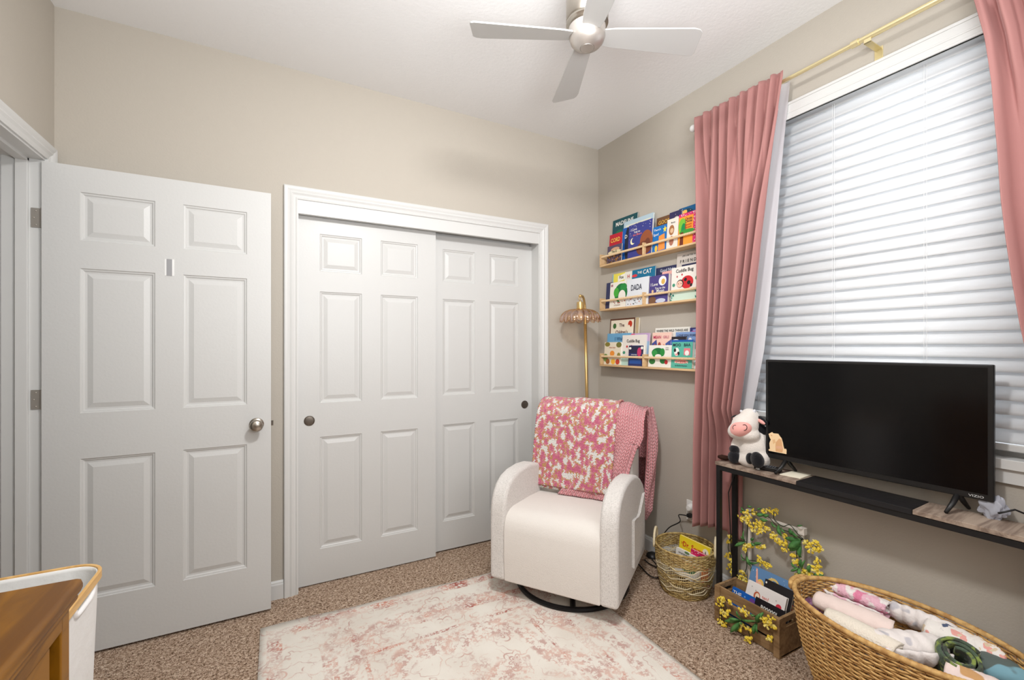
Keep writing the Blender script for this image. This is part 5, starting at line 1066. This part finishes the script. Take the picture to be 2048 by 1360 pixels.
def mat_print(name, base, spots, scale=14, thr=(0.56, 0.60), bump=(60, 0.4, 4)):
    m, nt, bs = new_mat(name); tc = nt.nodes.new('ShaderNodeTexCoord'); v = tc.outputs['Object']
    c = lin(base)
    for i, s in enumerate(spots):
        mp = nt.nodes.new('ShaderNodeMapping'); mp.inputs['Location'].default_value = (i * 3.7, i * 1.9, i * 5.1); nt.links.new(v, mp.inputs[0])
        c = mixc(nt, sstep(nt, noise(nt, mp.outputs[0], scale * (1 + 0.3 * i), 2), thr[0], thr[1]), c, lin(s))
    if isinstance(c, tuple): bs.inputs['Base Color'].default_value = c
    else: nt.links.new(c, bs.inputs['Base Color'])
    nt.links.new(bumpn(nt, noise(nt, v, bump[0], bump[2]), bump[1], 0.008), bs.inputs['Normal'])
    bs.inputs['Roughness'].default_value = 0.95; bs.inputs['Specular IOR Level'].default_value = 0.05; bs.inputs['Sheen Weight'].default_value = 0.2; return m
def roll(label, c, axis, L, rad, turns, m, seed=1, thick=0.008, flat=0.8, group='blankets in the oval basket', name='rolled_blanket', up=(0, 0, 1), fold=0.03, inner=0.15):
    """spiral-rolled blanket: axis direction, sagging cross-section"""
    c = Vector(c); ax = Vector(axis).normalized(); u = ax.cross(Vector(up)).normalized(); w = u.cross(ax).normalized(); q = MB()
    rr = random.Random(seed); p1, p2, p3 = rr.uniform(0, 6), rr.uniform(0, 6), rr.uniform(0, 6)
    def f(a, t):
        th = 2 * PI * turns * a; r = rad * (inner + (1 - inner) * a) * (1 + 0.05 * math.sin(th * 2 + p1) + 0.04 * math.sin(t * 6 + p2)) * (1 + fold * math.sin(t * 30 + th * 1.5 + p3) * a)
        l = (t - 0.5) * L * (1 + 0.05 * math.sin(th + p2)); s = 1 - 0.12 * abs(2 * t - 1) ** 4
        return c + ax * l + u * (r * s * math.cos(th + p3)) + w * (r * s * flat * math.sin(th + p3))
    q.grid(f, int(34 * turns), 26); o = q.build(name, m, smooth=True, solid=thick); tag(o, label, 'blanket', group); return o
M_b1 = mat_print('pink_white_fleece', (246, 238, 234), [(232, 140, 170), (240, 190, 205)], 16, (0.50, 0.56), (90, 1.0, 4))
M_b2 = mat_print('mauve_knit', (122, 78, 110), [(160, 120, 150)], 40, (0.5, 0.55), (120, 1.0, 3))
M_b3 = mat_print('blush_muslin', (240, 220, 212), [(206, 160, 110)], 9, (0.66, 0.68), (40, 0.5, 4))
M_b4 = mat_print('ivory_waffle_knit', (240, 230, 214), [], 10, bump=(170, 0.5, 2))
M_b5 = mat_print('white_muslin_peach_print', (240, 232, 228), [(232, 190, 176), (200, 196, 200)], 10, (0.62, 0.66), (34, 0.7, 4))
M_b6 = mat_print('white_muslin_navy_print', (242, 236, 230), [(84, 96, 124), (236, 170, 160), (226, 206, 176)], 20, (0.62, 0.64), (34, 1.0, 5))
M_b7 = mat_print('green_camouflage_plush', (84, 100, 82), [(136, 152, 80), (74, 80, 70)], 30, (0.48, 0.6), (90, 0.8, 3))
M_b8 = mat_print('teal_and_grey_fabric', (128, 170, 184), [(96, 106, 102)], 5, (0.5, 0.51), (40, 0.3, 2))
zc = 0.285
def pz(u, v, z=0.30): return atz(u, v, z)
roll('mauve knitted blanket rolled at the left end of the oval basket', pz(1637, 1216, .275), (0.35, -0.9, 0.1), 0.11, 0.036, 2.0, M_b2, 1)
roll('ivory waffle-knit blanket rolled along the front edge of the basket', pz(1722, 1268, .31), (-0.02, -1, 0), 0.21, 0.043, 2.6, M_b4, 2, fold=0.008)
roll('blush muslin blanket with tan print behind the ivory roll', pz(1706, 1230, .305), (0.10, -1, 0), 0.23, 0.040, 2.0, M_b3, 3)
roll('pink and white fleece blanket bunched at the wall side of the basket', pz(1712, 1192, .335), (0.10, -1, -0.03), 0.20, 0.046, 1.6, M_b1, 4, fold=0.07)
roll('white muslin blanket with peach print, rolled in the middle of the basket', pz(1815, 1290, .31), (0.75, -0.6, 0.0), 0.19, 0.062, 2.3, M_b5, 5, fold=0.09)
roll('white looped muslin roll lying against the back of the basket', pz(1850, 1240, .325), (0.1, -1, 0), 0.17, 0.052, 1.7, M_b5, 6, fold=0.09)
roll('white muslin blanket printed with navy marks near the right of the basket', pz(1932, 1290, .315), (0.05, -1, 0), 0.20, 0.062, 2.2, M_b6, 7, fold=0.08)
roll('green camouflage plush blanket rolled with its spiral end upward', pz(1915, 1335, .285), (-0.45, -0.25, 0.85), 0.14, 0.066, 2.2, M_b7, 8, thick=0.009, flat=0.85, up=(1, 0, 0), inner=0.42)
roll('teal and grey bundle at the right end of the oval basket', pz(2020, 1352, .30), (0.3, -1, 0), 0.12, 0.060, 1.4, M_b8, 9, fold=0.02)
roll('pale pink soft blanket low at the front of the oval basket', pz(1960, 1375, .29), (0.0, -1, 0), 0.14, 0.045, 1.8, M_b3, 10)

# ------------------------------------------------------------------ dresser and hamper at lower left
dr = empty('wooden_dresser', (-0.55, 0.35, 0)); tag(dr, 'honey brown wooden dresser with a recessed side panel in the near left corner', 'dresser')
def dbox(name, a, c, bev=0.003):
    q = MB(); q.box(a, c); loc_mb(dr, q); return q.build(name, M_dresser, dr, bevel=bev)
dbox('top', (-0.815, -0.34, 0.876), (-0.288, 1.012, 0.900), 0.009)
dbox('top_moulding', (-0.812, -0.335, 0.866), (-0.293, 1.003, 0.877), 0.004)
dbox('body', (-0.812, -0.325, 0.05), (-0.322, 0.982, 0.868))
q = MB()
for ya, yb in ((0.953, 0.985), (0.49, 0.52), (-0.325, -0.295)): q.box((-0.330, ya, 0.04), (-0.299, yb, 0.868))
q.box((-0.330, -0.30, 0.838), (-0.299, 0.96, 0.868)); q.box((-0.330, -0.30, 0.04), (-0.299, 0.96, 0.10)); loc_mb(dr, q); q.build('panel_frame', M_dresser, dr, bevel=0.003)
q = MB(); q.box((-0.322, -0.265, 0.12), (-0.303, 0.465, 0.838)); q.box((-0.322, 0.545, 0.12), (-0.303, 0.929, 0.838)); loc_mb(dr, q); q.build('raised_panel', M_dresser, dr, bevel=0.006)
for x in (-0.80, -0.36):
    for y in (-0.31, 0.92): dbox('foot', (x, y, 0), (x + 0.05, y + 0.05, 0.055))
hx0, hx1, hy0, hy1, hz = -0.800, -0.412, 1.262, 1.590, 0.706; R_ = 0.065
hp = empty('laundry_hamper', ((hx0 + hx1) / 2, (hy0 + hy1) / 2, 0)); tag(hp, 'white fabric laundry hamper with bamboo rim behind the dresser', 'hamper')
hc = Vector(hp.location)
def rrect(s, inset=0.0, n=8):
    """rounded rectangle outline, list of xy; starts on +x side"""
    ax_, ay_ = (hx1 - hx0) / 2 * s - inset, (hy1 - hy0) / 2 * s - inset; P = []; r = R_ - inset
    for cx_, cy_, a0_ in ((ax_ - r, ay_ - r, 0), (-ax_ + r, ay_ - r, PI / 2), (-ax_ + r, -ay_ + r, PI), (ax_ - r, -ay_ + r, 3 * PI / 2)):
        for i in range(n + 1): P.append((cx_ + r * math.cos(a0_ + PI / 2 * i / n), cy_ + r * math.sin(a0_ + PI / 2 * i / n)))
    out = []
    for i in range(len(P)):
        a, c = P[i], P[(i + 1) % len(P)]; d = math.hypot(c[0] - a[0], c[1] - a[1]); k = max(1, int(d / 0.009))
        for j in range(k): out.append((a[0] + (c[0] - a[0]) * j / k, a[1] + (c[1] - a[1]) * j / k))
    return out
O = rrect(1.0); n_ = len(O); zsn = 74; V = []; F = []
for j in range(zsn + 1):
    t = j / zsn; s = 0.90 + 0.10 * t
    for i, (x, y) in enumerate(O):
        wv = 0.0025 * math.sin(i * 0.35 + t * 7) * (1 - t) + 0.002 * math.sin(i * 0.13 - t * 12) * (1 - t ** 3); V.append((x * (s + wv), y * (s + wv), 0.01 + (hz - 0.014) * t))
def in_hole(x, y, z):
    if abs(x) < (hx1 - hx0) / 2 * 0.97 * 0.9: return False
    dy = abs(y - 0.014) / 0.060; dz_ = (0.690 - z) / 0.031
    return dz_ > 0 and dy ** 4 + dz_ ** 4 < 1
for j in range(zsn):
    for i in range(n_):
        f = (j * n_ + i, j * n_ + (i + 1) % n_, (j + 1) * n_ + (i + 1) % n_, (j + 1) * n_ + i)
        cx_ = [sum(V[k][q] for k in f) / 4 for q in range(3)]
        if not in_hole(*cx_): F.append(f)
M_hfab = mat('white_cotton_canvas', (236, 236, 234), 0.9, spec=0.05, bump=(25, 0.25, 4))
q = MB(); q.add(V, F); q.build('fabric_bag', M_hfab, hp, smooth=True, solid=0.003)
q = MB(); q.prism(rrect(0.9), 0.004, 0.010); q.build('bag_floor', M_hfab, hp)
for sg in (1, -1):
    q = MB(); P = []
    for i in range(25):
        a = PI * i / 24; yy = 0.014 + 0.062 * (abs(math.cos(a)) ** 0.5) * (1 if math.cos(a) > 0 else -1); zz = 0.692 - 0.033 * math.sin(a) ** 0.5
        P.append((sg * ((hx1 - hx0) / 2 * (0.9 + 0.1 * zz / hz) + 0.001), yy, zz))
    q.tube(P, 0.0065, 8); q.build('handle_binding', mat('white_webbing', (246, 246, 246), 0.8), hp, smooth=True)
q = MB(); O2 = rrect(1.0, -0.008, 10); O1 = rrect(1.0, 0.002, 10); m1 = len(O2)
ra, rb = rrect(1.0, -0.009), rrect(1.0, 0.001)
def ringm(o, i_, z0_, z1_):
    n1 = min(len(o), len(i_)); o, i_ = o[:n1], i_[:n1]; V = [(x, y, z0_) for x, y in o] + [(x, y, z1_) for x, y in o] + [(x, y, z1_) for x, y in i_] + [(x, y, z0_) for x, y in i_]
    F = []
    for k in range(n1):
        k2 = (k + 1) % n1
        for r_ in range(4): F.append((r_ * n1 + k, r_ * n1 + k2, ((r_ + 1) % 4) * n1 + k2, ((r_ + 1) % 4) * n1 + k))
    return V, F
def scaled(o, d):
    out = []
    for k, (x, y) in enumerate(o):
        a, c = o[k - 1], o[(k + 1) % len(o)]; t = Vector((c[0] - a[0], c[1] - a[1])); t = t.normalized() if t.length > 1e-9 else Vector((1, 0)); out.append((x + t.y * d, y - t.x * d))
    return out
Vr, Fr = ringm(scaled(O, 0.009), scaled(O, 0.001), hz - 0.021, hz); q.add(Vr, Fr); q.build('bamboo_rim', M_bamboo, hp, bevel=0.0015)
